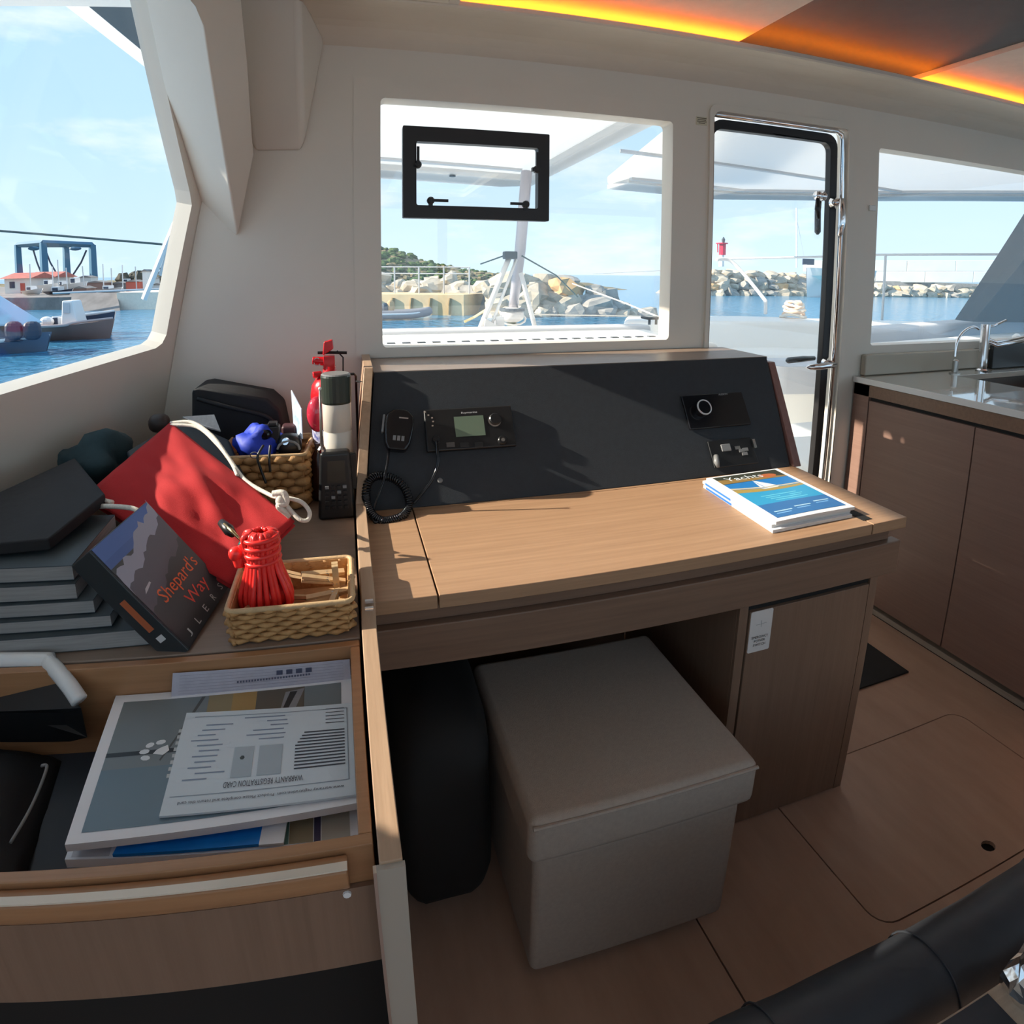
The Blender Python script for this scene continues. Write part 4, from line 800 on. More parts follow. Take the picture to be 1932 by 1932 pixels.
# dark slate box behind the red bag with a white tag, teal cloth, dark cap
q = [P(235, 852, y=1.36), P(345, 788, y=1.47), P(432, 828, y=1.46), P(478, 935, y=1.30), P(330, 1000, y=1.10)]
sbx = thing('slate_case', 'dark slate zip case propped behind the red drawstring bag', 'case', Vector((q[3].x-.1, q[3].y, CZ)))
bk2 = Vector((0, .03, -.045))
ob('case_shell', MB().add(q+[p+bk2 for p in q], [(0, 1, 2, 3, 4), (9, 8, 7, 6, 5)]+[(i, i+5, (i+1) % 5+5, (i+1) % 5) for i in range(5)]), M['slate'], sbx, bev=.008, seg=3)
t0, t1_, t2, t3 = P(344, 786, y=1.462), P(404, 782, y=1.462), P(416, 812, y=1.45), P(370, 800, y=1.45)
tg = ob('case_tag', MB().add([t0, t1_, t2, t3, t0+bk2*.1, t1_+bk2*.1, t2+bk2*.1, t3+bk2*.1], [(0, 1, 2, 3), (7, 6, 5, 4), (0, 4, 5, 1), (1, 5, 6, 2), (2, 6, 7, 3), (3, 7, 4, 0)]), mat('woven_white_tag', (.62, .62, .60), .7, var=.12, scale=120), sbx, label='white printed tag')
q = P(185, 852, y=1.36); ob('teal_cloth', MB().ball((q.x, q.y, q.z-.045), .085, .10, .075, 22, 14, wob=.55, seed=8), M['teal'], smooth=True, label='crumpled dark teal cloth against the side wall', cat='cloth')
q = P(300, 792, y=1.46); ob('dark_ball', MB().ball((q.x, q.y, q.z-.008), .024, .024, .022, 14, 10, p=.8), mat('dark_brown_knob', (.03, .018, .014), .5), smooth=True, label='dark brown round ball behind the top of the red bag', cat='ball')
# black holdall at the bulkhead
q0, q1, q2, q3, q4, q5 = P(362, 735, y=1.56), P(385, 731, y=1.56), P(505, 752, y=1.56), P(528, 772, y=1.56), P(541, 830, y=1.56), P(360, 800, y=1.56)
lo = [Vector((p.x, 0, p.z)) for p in (q0, q1, q2, q3, q4)]
pol = [(p.x, p.z) for p in lo]+[(lo[4].x+.01, CZ+.002), (q5.x-.01, CZ+.002)]
hb = thing('black_holdall', 'soft black holdall standing against the white bulkhead', 'bag', (-.3, 1.62, CZ))
ob('holdall_body', MB().prism(pol[::-1], 'y', 1.555, 1.70), M['blackm'], hb, bev=.012, seg=3)
ob('holdall_strap', MB().tube(spline([P(372, 752, y=1.548), P(430, 768, y=1.542), P(500, 785, y=1.545), P(530, 812, y=1.55)]), .006, 6), M['blackm'], hb, smooth=True)
# things in the far basket
fz_ = CZ+fH
q = P(488, 828, y=1.44); ob('blue_pouch', MB().ball((q.x, 1.44, q.z-.012), .052, .045, .046, 18, 12, wob=.5, seed=2), M['blue'], smooth=True, label='bright blue crumpled pouch in the far basket', cat='pouch')
q = P(507, 812, y=1.43)
ca = thing('small_camera', 'small black camera resting on top of the far basket', 'camera', (q.x, 1.43, q.z-.03))
ob('camera_body', MB().box(q.x-.022, q.x+.026, 1.42, 1.45, q.z-.035, q.z+.012), M['black'], ca, bev=.004); ob('camera_lens', MB().lathe([(.013, 0), (.012, .012), (.008, .014)], (q.x-.004, 1.42, q.z-.006), (-.3, -1, .1), 16), M['blackg'], ca)
ob('camera_eye', MB().box(q.x-.02, q.x-.008, 1.417, 1.420, q.z+.0, q.z+.008), M['steel'], ca); ob('camera_grip', MB().box(q.x+.0, q.x+.02, 1.42, 1.445, q.z+.012, q.z+.02), M['black'], ca, bev=.002)
q = P(545, 835, y=1.42); cs = thing('headlamp', 'black headlamp with silver lens in the far basket', 'lamp', (q.x, 1.42, q.z-.03))
ob('lamp_case', MB().ball((q.x, 1.43, q.z-.008), .030, .026, .028, 16, 10, p=.75), M['black'], cs, smooth=True); ob('lamp_lens', MB().lathe([(.010, 0), (.008, .004)], (q.x-.006, 1.408, q.z+.006), (-.2, -1, .3), 14), M['chrome'], cs)
ob('lamp_strap', MB().tube([(q.x+.026*math.cos(a*.5), 1.405, q.z-.014+.022*math.sin(a*.5)) for a in range(7)], .003, 6), M['grey'], cs)
q = P(545, 805, y=1.47); ob('maroon_case', MB().box(q.x-.018, q.x+.02, 1.46, 1.50, fz_-.06, q.z+.004), mat('maroon_leather', (.06, .018, .022), .5), bev=.008, seg=3, label='small maroon case in the far basket', cat='case')
cA, cB, cC, cD = P(549, 736, y=1.50), P(568, 772, y=1.44), P(570, 828, y=1.42), P(555, 822, y=1.48)
ob('glossy_card', MB().add([cA, cB, cC, cD, cA+Vector((.002, 0, 0)), cB+Vector((.002, 0, 0)), cC+Vector((.002, 0, 0)), cD+Vector((.002, 0, 0))], [(0, 1, 2, 3), (7, 6, 5, 4), (0, 4, 5, 1), (1, 5, 6, 2), (2, 6, 7, 3), (3, 7, 4, 0)]), mat('blue_white_card', (.30, .45, .72), .2, col2=(.85, .88, .92), scale=30), label='glossy blue and white card standing in the far basket', cat='card')
ob('black_cable', MB().tube(spline([P(497, 840, y=1.375), P(486, 862, y=1.36), P(492, 885, y=1.358), P(502, 912, y=1.352)]), .003, 6).tube(spline([P(510, 840, y=1.375), P(508, 866, y=1.358), P(510, 890, y=1.355)]), .003, 6), M['black'], smooth=True, label='black cables hanging over the front of the far basket', cat='cable')
q = P(480, 858, y=1.37); ob('key_ring', MB().tube([(q.x+.009*math.cos(a*.6283), 1.366, q.z+.007*math.sin(a*.6283)) for a in range(10)], .0014, 5, True), M['steel'], label='tiny metal ring at the rim of the far basket', cat='ring')
# --- contents of the drawer
DZ = .690
def sheet(name, label, cat, px4, z, th, m_, parent=None):
    p = [P(*q, z=z) for q in px4]; p = [Vector((min(v.x, -.0195), max(.4905, min(.8165, v.y)), v.z)) for v in p]; t = thing(name, label, cat, sum(p, Vector())/4-Vector((0, 0, th)))
    ob('sheets', MB().add([v-Vector((0, 0, th)) for v in p]+p, [(3, 2, 1, 0), (4, 5, 6, 7), (0, 1, 5, 4), (1, 2, 6, 5), (2, 3, 7, 6), (3, 0, 4, 7)]), m_, t)
    return t, p
def bil(p): return lambda u, v, h: p[0]*(1-u)*(1-v)+p[1]*u*(1-v)+p[2]*u*v+p[3]*(1-u)*v+Vector((0, 0, h))
# order of corners: front-left, front-right, back-right, back-left
pn_ = [P(322, 1328, z=.692), P(668, 1294, z=.692), P(664, 1243, y=.813), P(326, 1270, y=.813)]; pn_[1].x = min(pn_[1].x, -.02); pn_[2].x = min(pn_[2].x, -.02)
np_ = thing('folded_newspaper', 'folded pale newspaper propped at the back of the drawer', 'newspaper', (pn_[0]+pn_[2])/2-Vector((0, 0, .03)))
ob('sheets', MB().add([v+Vector((0, -.004, -.02)) for v in pn_]+pn_, [(3, 2, 1, 0), (4, 5, 6, 7), (0, 1, 5, 4), (1, 2, 6, 5), (2, 3, 7, 6), (3, 0, 4, 7)]), mat('newsprint', (.52, .50, .57), .8, var=.08, scale=60), np_)
pr = Print()
for i in range(9): pr.rect((.34, .32, .40), .04, .96, .08+.10*i, .092+.10*i)
for i in range(4): pr.rect((.05, .05, .10), .58+.055*i, .615+.055*i, .66, .82, .5)
for i in range(26): pr.rect((.10, .10, .16), .36+.016*i, .370+.016*i, .50+.002*i, .57+.002*i, .5)
pr.build('newspaper_print', bil(pn_), np_)
lf, pl_ = sheet('atlas_leaflet', 'white leaflet with map photos at the front of the drawer', 'leaflet', ((122, 1622), (706, 1578), (696, 1505), (150, 1545)), DZ-.012, .012, M['paper'])
for c_, u0_, u1_, v0_, v1_, h_ in (((.55, .53, .55), .02, .15, .05, .5, 0), ((.30, .25, .16), .76, .842, .05, .75, 0), ((.06, .05, .10), .845, .868, .05, .75, 0), ((.12, .28, .26), .74, .758, .05, .75, 0), ((.45, .42, .36), .871, .97, .05, .75, 0)): Print().rect(c_, u0_, u1_, v0_, v1_, h_).build('leaflet_photo', bil(pl_), lf)
bb, pb_ = sheet('blue_brochure', 'bright blue brochure under the grey one in the drawer', 'brochure', ((212, 1612), (488, 1592), (560, 1530), (240, 1560)), DZ-.006, .004, mat('blue_gloss_paper', (.01, .22, .68), .3, var=.12, scale=20))
w5, p5 = sheet('white_slip', 'small white slip beside the blue brochure in the drawer', 'paper', ((488, 1594), (535, 1590), (545, 1530), (500, 1535)), DZ-.005, .003, M['paper'])
gb, pg_ = sheet('grey_brochure', 'large grey brochure with white border and paw print in the drawer', 'brochure', ((122, 1594), (692, 1512), (664, 1273), (221, 1308)), DZ+.012, .010, M['paper'])
pr = Print(); fg = bil(pg_)
pr.rect((.20, .235, .25), .045, .955, .055, .935); pr.rect((.15, .22, .27), .045, .955, .055, .42, .2)
pr.rect((.30, .24, .13), .40, .52, .42, .935, .4); pr.rect((.42, .26, .09), .50, .60, .72, .935, .5); pr.rect((.13, .11, .085), .60, .80, .72, .935, .5); pr.poly((.28, .28, .29), [(.70, .72), (.76, .72), (.80, .92), (.72, .90)], .6); pr.poly((.03, .03, .03), [(.71, .74), (.73, .73), (.77, .90), (.74, .90)], .7)
pr.rect((.025, .032, .038), .045, .42, .505, .535, .6); pr.poly((.09, .09, .09), [(.30, .62), (.31, .62), (.385, .93), (.37, .93)], .6); pr.poly((.09, .09, .09), [(.30, .62), (.31, .62), (.26, .45), (.255, .46)], .6)
WH = (.80, .83, .85)
pr.poly(WH, [(.225, .505), (.265, .49), (.285, .52), (.275, .56), (.25, .545), (.235, .53)], 1)
for u, v, a in ((.205, .57, .9), (.245, .585, .3), (.19, .525, .2), (.20, .48, -.5)): pr.poly(WH, [(u+.020*math.cos(i*.7854)*math.cos(a)-.014*math.sin(i*.7854)*math.sin(a), v+.02*math.cos(i*.7854)*math.sin(a)+.018*math.sin(i*.7854)*math.cos(a)) for i in range(8)], 1)
for i in range(8): pr.rect((.55, .58, .58), .298+.001*i, .312+.001*i, .33+.045*i, .355+.045*i, .9)
pr.rect((.55, .06, .07), .545, .60, .105, .14, .6)
pr.build('brochure_print', fg, gb)
wc, pw_ = sheet('warranty_card', 'pale blue warranty registration card on the grey brochure', 'card', ((300, 1540), (690, 1496), (680, 1324), (352, 1345)), DZ+.0165, .003, mat('pale_blue_paper', (.68, .76, .81), .6, var=.02))
pr = Print(); K = (.05, .06, .08); G = (.24, .30, .40)
flip = lambda f: (lambda u, v, h: f(1-u, 1-v, h))
pr.rect((.30, .36, .42), .03, .97, .845, .852); pr.rect((.30, .36, .42), .03, .036, .06, .845); pr.rect((.30, .36, .42), .03, .94, .055, .062)
pr.text('WARRANTY REGISTRATION CARD', .28, .755, .42, .055, K); pr.text('www.warranty registration.com  Product Please complete and return this card', .06, .89, .86, .035, K)
random.seed(2)
for i in range(12): pr.rect(K, .05, .33-.012*max(0, i-7), .68-.034*i, .694-.034*i)
for i in range(5): pr.rect(K, .05, .16, .22-.042*i, .228-.042*i)
for x0_, x1_ in ((.40, .53), (.56, .67)): pr.rect((.42, .50, .55), x0_, x1_, .42, .72, .3); pr.rect((.02, .03, .03), x0_+.012, x1_-.015, .68, .70)
pr.poly((.04, .06, .06), [(.62+.014*math.cos(i), .53+.022*math.sin(i)) for i in (0, 1, 2, 3, 4, 5)], .6)
for i in range(11):
    a = random.uniform(.70, .80); pr.rect(G, a, random.uniform(.86, .93), .70-.055*i, .712-.055*i)
for i in range(6): a = random.uniform(.36, .44); pr.rect(G, a, a+random.uniform(.1, .24), .34-.05*i, .352-.05*i)
pr.build('card_print', flip(bil(pw_)), wc)
# black pouch and white-rimmed case at the left of the drawer
ob('black_pouch', MB().grid(lambda u, v: (-.72+.32*u-.05*v*u, .50+.30*v, .607+.066*math.sin(math.pi*min(1, .1+.9*u))**.7*math.sin(math.pi*(.06+.88*v))**.4+.008*noise.noise(Vector((u*9, v*4, 2)))), 24, 20, .01), M['blackm'], smooth=True, label='soft black pouch filling the left of the drawer', cat='pouch')
zs = P(100, 1560, z=.66); ob('pouch_zip', MB().tube(spline([P(78, 1445, z=.682), P(88, 1450, z=.682), P(60, 1520, z=.680), P(20, 1590, z=.676)]), .0022, 6), M['grey'], smooth=True, label='thin grey zip cord lying on the black pouch', cat='cord')
r4 = [P(-90, 1262, z=.745), P(82, 1262, z=.745), P(150, 1318, z=.735)]
wc2 = thing('rimmed_case', 'black case with white rounded rim at the drawer corner', 'case', (r4[1].x-.1, r4[1].y-.04, .69))
rim_ = [P(-90, 1247, z=.752), P(80, 1245, z=.752), P(95, 1252, z=.750), P(128, 1290, z=.738), P(150, 1322, z=.722)]
ob('case_rim', MB().tube(spline(rim_, 6), .0115, 10), M['white'], wc2, smooth=True)
cpts = [Vector((p.x, p.y, p.z-.012)) for p in rim_]+[P(120, 1345, z=.690), P(-90, 1345, z=.690)]
ob('case_body', MB().add(cpts+[p-Vector((0, 0, .05)) for p in cpts], [tuple(range(7)), tuple(range(13, 6, -1))]+[(i, i+7, (i+1) % 7+7, (i+1) % 7) for i in range(7)]), M['black'], wc2)
# --- black bag, enlarged and blackened to fill the shade under the desk
ob('black_sack', MB().ball((.135, 1.14, .245), .103, .26, .245, 24, 16, p=.45, wob=.10, seed=4), M['dark'], smooth=True, label='black bag filling the shaded footwell left of the stool', cat='bag')
# ================================================================== OUTSIDE
SEA = -1.1
ob('sea', MB().add([(-2500, -1500, SEA), (2500, -1500, SEA), (2500, 4000, SEA), (-2500, 4000, SEA)], [(0, 1, 2, 3)]), M['sea'], kind='stuff', label='rippled blue harbour water', cat='water')
# --- the boat outside: cockpit sole, coamings, seats, hardtops
ob('cockpit_sole', MB().prism([(-1.2, 1.82), (7.5, 1.82), (7.5, 4.6), (4.6, 6.2), (-1.2, 6.0)], 'z', -.35, -.02), M['deck'], label='white cockpit floor behind the door', cat='deck')
cg = thing('cockpit_coaming', 'white moulded coaming ledge with slots outside the aft window', 'coaming', (.6, 2.6, 0))
ob('coaming_block', MB().box(-.4, 1.62, 2.25, 2.95, -.02, 1.000), M['deck'], cg, bev=.03, seg=3)
ob('coaming_rail', MB().box(-.4, 1.66, 2.96, 3.10, -.02, 1.018), M['deckgrey'], cg, bev=.02, seg=3)
for k in range(26): ob('drain_slot', MB().box(-.1+.066*k, -.065+.066*k, 2.55, 2.575, 1.0, 1.004), M['tarp'], cg)
ac = thing('aft_bench', 'white moulded cockpit bench with raised backrest beyond the door', 'bench', (4.0, 4.8, 0))
ob('bench_back', MB().prism([(2.6, 5.2), (2.9, 5.75), (4.3, 5.55), (6.2, 4.35), (5.7, 3.8), (4.2, 4.75)], 'z', -.02, .86), M['deck'], ac, bev=.05, seg=3)
ob('bench_ledge', MB().prism([(2.6, 4.75), (2.6, 5.25), (4.2, 4.80), (5.6, 3.9), (5.2, 3.3), (3.9, 4.25)], 'z', -.02, .60), M['deck'], ac, bev=.05, seg=3)
ob('bench_seat', MB().prism([(2.5, 4.15), (2.55, 4.8), (4.0, 4.35), (5.2, 3.4), (4.7, 2.9), (3.6, 3.75)], 'z', -.02, .40), M['deck'], ac, bev=.05, seg=3)
q = P(1505, 662, z=.42)
ob('seat_cushion', MB().prism(rrect(2.9, 4.6, 3.45, 3.95, .08), 'z', .402, .62).map(lambda v: (v.x+.25, v.y+(3.6-v.x)*.25, v.z)), M['deckgrey'], bev=.06, seg=4, label='pale grey rolled cushion on the cockpit bench', cat='cushion')
ob('cockpit_locker', MB().prism([(2.25, 2.2), (2.6, 3.2), (3.6, 3.2), (4.4, 2.4), (4.4, 1.95), (2.3, 1.95)], 'z', -.02, .30), M['deck'], bev=.03, seg=3, label='white cockpit locker just outside the door', cat='locker')
cp = thing('cockpit_table', 'white cockpit table top outside the galley window', 'table', (4.6, 2.9, 0))
ob('table_top', MB().prism([(3.0, 2.3), (3.3, 3.15), (6.4, 3.6), (6.4, 2.3)], 'z', .80, .84), M['deck'], cp, bev=.015); ob('table_leg', MB().box(4.3, 4.5, 2.6, 2.8, -.02, .80), M['deck'], cp)
ob('backrest_pad', MB().prism([(3.35, 3.2), (3.4, 3.42), (7.0, 4.35), (7.0, 4.05)], 'z', .40, .93), M['deckgrey'], bev=.04, seg=3, label='long pale grey backrest pad outside the galley window', cat='cushion')
a = P(1835, 607, y=3.3); b2 = P(1932, 520, y=3.3)
ob('slate_cover', MB().add([(a.x, 3.3, a.z), (a.x+4, 3.6, a.z-.1), (b2.x+.9, 3.4, b2.z+.75), (a.x+.05, 3.5, a.z), (a.x+4, 4.2, a.z-.1), (b2.x+.9, 3.8, b2.z+.75)], [(0, 1, 2), (5, 4, 3), (0, 3, 4, 1), (1, 4, 5, 2), (2, 5, 3, 0)]), M['tarp'], label='dark slate grey fabric cover slanting outside the galley window', cat='cover')
q = P(1923, 580+0, y=2.6); ob('deck_bollard', MB().lathe([(.02, 0), (.035, .02), (.02, .05), (.03, .09), (.012, .11)], (q.x, 2.6, .842), n=14), M['boatwhite'], smooth=True, label='small white bollard outside the galley window', cat='bollard')
ob('foredeck', MB().box(-2.6, 4.6, -7.5, -2.75, .3, .70), M['deck'], label='white foredeck ahead of the saloon', cat='deck')
ob('port_side_deck', MB().prism([(-2.1, -2.7), (-3.0, -2.7), (-1.75, 1.9), (-.95, 1.9)], 'z', -.3, .50), M['deck'], label='white port side deck below the side window', cat='deck')
ob('starboard_side_deck', MB().box(4.05, 5.3, -2.7, 1.8, -.3, .50), M['deck'], label='white starboard side deck', cat='deck')
# hardtops
ZR = 2.25
hl = thing('port_hardtop', 'white hardtop panel seen through the aft window', 'roof', (.2, 3.9, ZR))
ptsL = [(-1.08, 1.84), (1.70, 1.84), (1.80, 3.36), (1.90, 5.95), (1.6, 6.12), (-.66, 5.6)]
ob('hardtop_panel', MB().prism(ptsL, 'z', ZR+.03, ZR+.10), M['roof'], hl, bev=.02, seg=3)
ob('hardtop_rim', MB().prism([(-.9, 5.15), (1.70, 5.62), (1.66, 2.2), (1.80, 1.9), (1.90, 5.95), (1.6, 6.12), (-.9, 5.6)], 'z', ZR-.03, ZR+.03), M['roof'], hl, bev=.012)
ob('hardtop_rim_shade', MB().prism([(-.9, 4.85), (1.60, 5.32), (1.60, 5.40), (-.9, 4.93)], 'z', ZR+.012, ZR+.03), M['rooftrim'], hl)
q = P(852, 332, z=ZR-.03); ob('deck_lamp', MB().lathe([(.03, 0), (.03, .012)], (q.x, 5.5, ZR-.044), n=12), M['black'], hl)
hr2 = thing('cockpit_hardtop', 'long white cockpit hardtop with pointed corner beyond the door', 'roof', (4.5, 4.0, ZR))
ptsR = [(1.95, 1.84), (2.24, 3.90), (2.73, 5.91), (4.29, 6.17), (5.61, 5.56), (6.05, 5.25), (7.3, 4.25), (7.6, 1.84)]
ob('hardtop_panel', MB().prism(ptsR, 'z', ZR+.02, ZR+.12), M['roof'], hr2, bev=.03, seg=3)
ins = [(2.75, 5.45), (4.25, 5.68), (5.45, 5.15), (6.9, 3.98), (7.3, 4.25), (6.05, 5.25), (5.61, 5.56), (4.29, 6.17), (2.73, 5.91)]
ob('hardtop_rim', MB().prism(ins, 'z', ZR-.03, ZR+.02), M['roof'], hr2, bev=.01)
for y0_, x1 in ((2.55, 7.2), (4.2, 6.6)): ob('roof_batten', MB().prism([(2.05, y0_), (2.07, y0_+.05), (x1, y0_+.75), (x1, y0_+.70)], 'z', ZR, ZR+.021), M['rooftrim'], hr2)
ob('roof_edge_strip', MB().prism([(2.75, 5.36), (4.25, 5.58), (5.40, 5.06), (6.82, 3.92), (6.88, 3.97), (5.45, 5.13), (4.25, 5.66), (2.75, 5.43)], 'z', ZR-.005, ZR+.021), M['rooftrim'], hr2)
ob('stowed_sail', MB().tube([(1.86, 2.6, 2.62), (3.4, 5.4, 2.62)], .16, 12), mat('blue_grey_sailcover', (.33, .40, .52), .8, var=.12, scale=5), label='furled blue-grey sail cover above the gap between hardtops', cat='sail')
# unseen overhang added to block sun from the side window
ob('added_sun_blocker', MB().prism([(-.50, 1.93), (-1.15, .6), (-1.90, .6), (-1.80, 1.93)], 'z', ZR+.101, ZR+.14), M['roof'], hl)
q = P(205, 25, z=2.27); ob('roof_dark_fitting', MB().prism([tuple(P(*v, z=2.26).xy) for v in ((268, 86), (160, -6), (190, -60), (300, -60), (300, 60))], 'z', 2.235, 2.279), M['tarp'], bev=.006, label='dark fitting fixed under the roof edge in the side window', cat='fitting')  # flat dark shape filling the dark area under the roof edge
# post, A-frame, lines and rails on the stern
ppt = P(991, 352, y=4.4); ppb = P(967, 592, y=4.25)
ps = thing('stern_post', 'thick grey stern post holding up the port hardtop', 'post', Vector((ppb.x, ppb.y, .0)))
ob('post_tube', MB().tube([ppb, (ppb+ppt)/2+Vector((.01, 0, 0)), ppt+(ppt-ppb)*.12], [.036, .042, .044], 12), mat('grey_lilac_tube', (.48, .46, .50), .35, .3), ps, smooth=True)
wq = P(966, 592, y=4.2); ob('post_drum', MB().lathe([(.05, -.06), (.085, -.04), (.09, .0), (.08, .03), (.04, .045)], wq, n=18), mat('drum_white', (.62, .60, .58), .4), ps, smooth=True)
ob('drum_ring', MB().lathe([(.06, .02), (.095, .022), (.095, .04), (.06, .042)], wq, n=18, cap=False), M['tarp'], ps)
ob('drum_leg', MB().tube([wq-Vector((0, 0, .04)), wq-Vector((0, 0, wq.z+.02))], .035, 10), mat('drum_leg_green', (.22, .25, .2), .5), ps)
ob('drum_hoop', MB().tube([wq+Vector((.10*math.cos(a*.5236), -.02+.03*math.sin(a*.5236), -.035+.045*math.sin(a*.5236))) for a in range(12)], .008, 6, True), M['boatwhite'], ps)
af = thing('stern_gantry', 'white A-shaped stern frame beside the grey post', 'frame', P(960, 625, y=4.0))
ob('frame_leg', MB().tube([P(962, 482, y=4.1), P(902, 630, y=4.0)], .020, 8), M['boatwhite'], af, smooth=True); ob('frame_leg', MB().tube([P(974, 490, y=4.1), P(922, 628, y=4.0)], .011, 8), M['boatwhite'], af, smooth=True)
ob('frame_leg', MB().tube([P(983, 515, y=4.1), P(1012, 628, y=4.0)], .017, 8), M['boatwhite'], af, smooth=True)
a = P(962, 481, y=4.08); ob('frame_head', MB().box(a.x-.045, a.x+.05, 4.05, 4.12, a.z-.03, a.z+.025), M['tarp'], af, bev=.008)
ob('frame_block', MB().box(a.x-.12, a.x-.06, 4.0, 4.05, .93, 1.0), M['boatwhite'], af); ob('frame_foot', MB().prism([(P(912, 600, y=4).x, .93), (P(948, 628, y=4).x, .86), (P(948, 628, y=4).x, .92), (P(915, 596, y=4).x, .99)], 'y', 3.98, 4.03), M['boatwhite'], af)
def line(nm, label, pts, r, m_): ob(nm, MB().tube(pts, r, 5), m_, label=label, cat='rope')
dkl = mat('dark_line', (.03, .07, .08), .6)
line('guy_line', 'dark guy line running left from the stern frame head', [P(952, 482, y=4.1), P(907, 498, y=4.6)], .006, dkl)
line('guy_line', 'dark guy line slanting right from the stern frame over the rocks', [P(985, 483, y=4.1), P(1050, 520, y=4.6), P(1090, 560, y=5.0)], .006, dkl)
line('mooring_line', 'pale mooring line stretched level in front of the rocks', [P(1000, 593, y=4.2), P(1240, 597, y=5.4)], .006, M['rope'])
line('mooring_line', 'pale mooring line slanting down to the right across the rocks', [P(1080, 535, y=9), P(1175, 570, y=7), P(1262, 606, y=5.4)], .010, M['rope'])
line('mooring_line', 'yellowish mooring line looping down left of the stern frame', [P(920, 582, y=4.2), P(895, 598, y=4.3), P(876, 607, y=4.3)], .010, mat('yellow_rope', (.62, .52, .28), .8))
line('guard_wire', 'thin wire above the horizon at the right of the aft window', [P(1118, 517, y=6), P(1262, 510, y=6)], .003, M['galv'])
line('port_cable', 'dark cable crossing the sky in the side window', [P(-60, 431, y=5.0), P(306, 461, y=5.0)], .009, dkl)
q = P(1228, 618, y=3.05); cl3 = thing('mooring_cleat', 'small dark mooring cleat at the right end of the coaming', 'cleat', (q.x, 3.03, 1.018))
ob('cleat_horn', MB().tube([(q.x-.075, 3.03, 1.062), (q.x-.03, 3.03, 1.052), (q.x+.03, 3.03, 1.052), (q.x+.075, 3.03, 1.062)], .009, 8), M['tarp'], cl3, smooth=True)
for s_ in (-.022, .022): ob('cleat_foot', MB().tube([(q.x+s_, 3.03, 1.016), (q.x+s_, 3.03, 1.052)], .008, 8), M['tarp'], cl3)
rl = thing('stern_rail', 'bent stainless stern rail beyond the companionway door', 'rail', P(1443, 590, y=5.2))
ob('rail_tube', MB().tube(spline([P(1352, 490, y=5.7), P(1376, 491, y=5.7), P(1400, 513, y=5.6), P(1440, 562, y=5.35), P(1444, 570, y=5.3), P(1444, 592, y=5.25)]), .020, 8), M['boatwhite'], rl, smooth=True)
st_ = thing('guard_rail', 'white guard rail running past the galley window', 'rail', P(1664, 604, y=4.6))
ob('rail_wire', MB().tube([P(1352, 489, y=6.4), P(1580, 484, y=5.6), P(1650, 481, y=5.3), P(1940, 480, y=4.2)], .016, 6), M['boatwhite'], st_); ob('rail_post', MB().tube([P(1671, 481, y=5.0), P(1664, 604, y=4.9)], .014, 8), M['galv'], st_)
q = P(1497, 598, z=.87); rc = thing('coiled_fender', 'orange-white coiled rope heap on the aft coaming', 'rope', (q.x, q.y, .87))
random.seed(3)
for k in range(6): ob('rope_coil', MB().tube([(q.x+.14*math.cos(a*.45+k)*(1-.1*k)+random.uniform(-.02, .02), q.y+.10*math.sin(a*.45+k), .885+.028*k+.015*math.sin(a*.9+k)) for a in range(14)], .016, 6, True), mat('salmon_rope_%d' % k, (.80, .58, .42) if k % 2 else (.85, .80, .72), .7), rc, smooth=True)
# --- rocks
import bmesh
def rock_mesh(i):
    bm = bmesh.new(); bmesh.ops.create_icosphere(bm, subdivisions=2, radius=1)
    for v in bm.verts:
        d = v.co.copy(); n_ = noise.noise(d*1.1+Vector((i*7.3, i, 0)))*.45+noise.noise(d*2.7+Vector((i, i*3.3, 9)))*.16
        c = Vector((abs(d.x)**.6*math.copysign(1, d.x), abs(d.y)**.6*math.copysign(1, d.y), abs(d.z)**.6*math.copysign(1, d.z)))
        v.co = c*(.86+n_)
    me = bpy.data.meshes.new('rock'); bm.to_mesh(me); bm.free(); return me
RM = []
for i in range(7):
    for m_ in ('rock', 'rock2', 'rock3'): me = rock_mesh(i); me.materials.append(M[m_]); RM.append((m_, me))
def rock(parent, p, sx, sy, sz, kind='rock'):
    me = random.choice([a for n_, a in RM if n_ == kind]); o = bpy.data.objects.new('rock', me); C.objects.link(o); o.parent = parent
    o.location = Vector(p)-WL[parent.name]; o.scale = (sx, sy, sz); o.rotation_euler = (random.uniform(-.35, .35), random.uniform(-.3, .3), random.uniform(0, 6.28))
qx1 = P(876, 575, y=33.4).x
random.seed(21)
b1_ = thing('rock_breakwater', 'near breakwater of big pale boulders seen through the aft window', 'breakwater', (9, 34, SEA))
def ridge(x):  # crest height of the near breakwater
    return 1.55 if x < 13.3 else 1.55-(x-13.3)*.55
ob('rubble_core', MB().add([(-4, 43.5, SEA-.5), (7.5, 34.6, SEA-.5), (17.2, 31.8, SEA-.5), (17.6, 38, SEA-.5), (-4, 50, SEA-.5), (-4, 45, .6), (7.8, 36.4, .6), (13, 34.2, .5), (13.6, 37, .5), (-4, 48, .6)], [(0, 1, 6, 5), (1, 2, 7, 6), (2, 3, 8, 7), (3, 4, 9, 8), (4, 0, 5, 9), (5, 6, 7, 8, 9)]), M['rock2'], b1_)
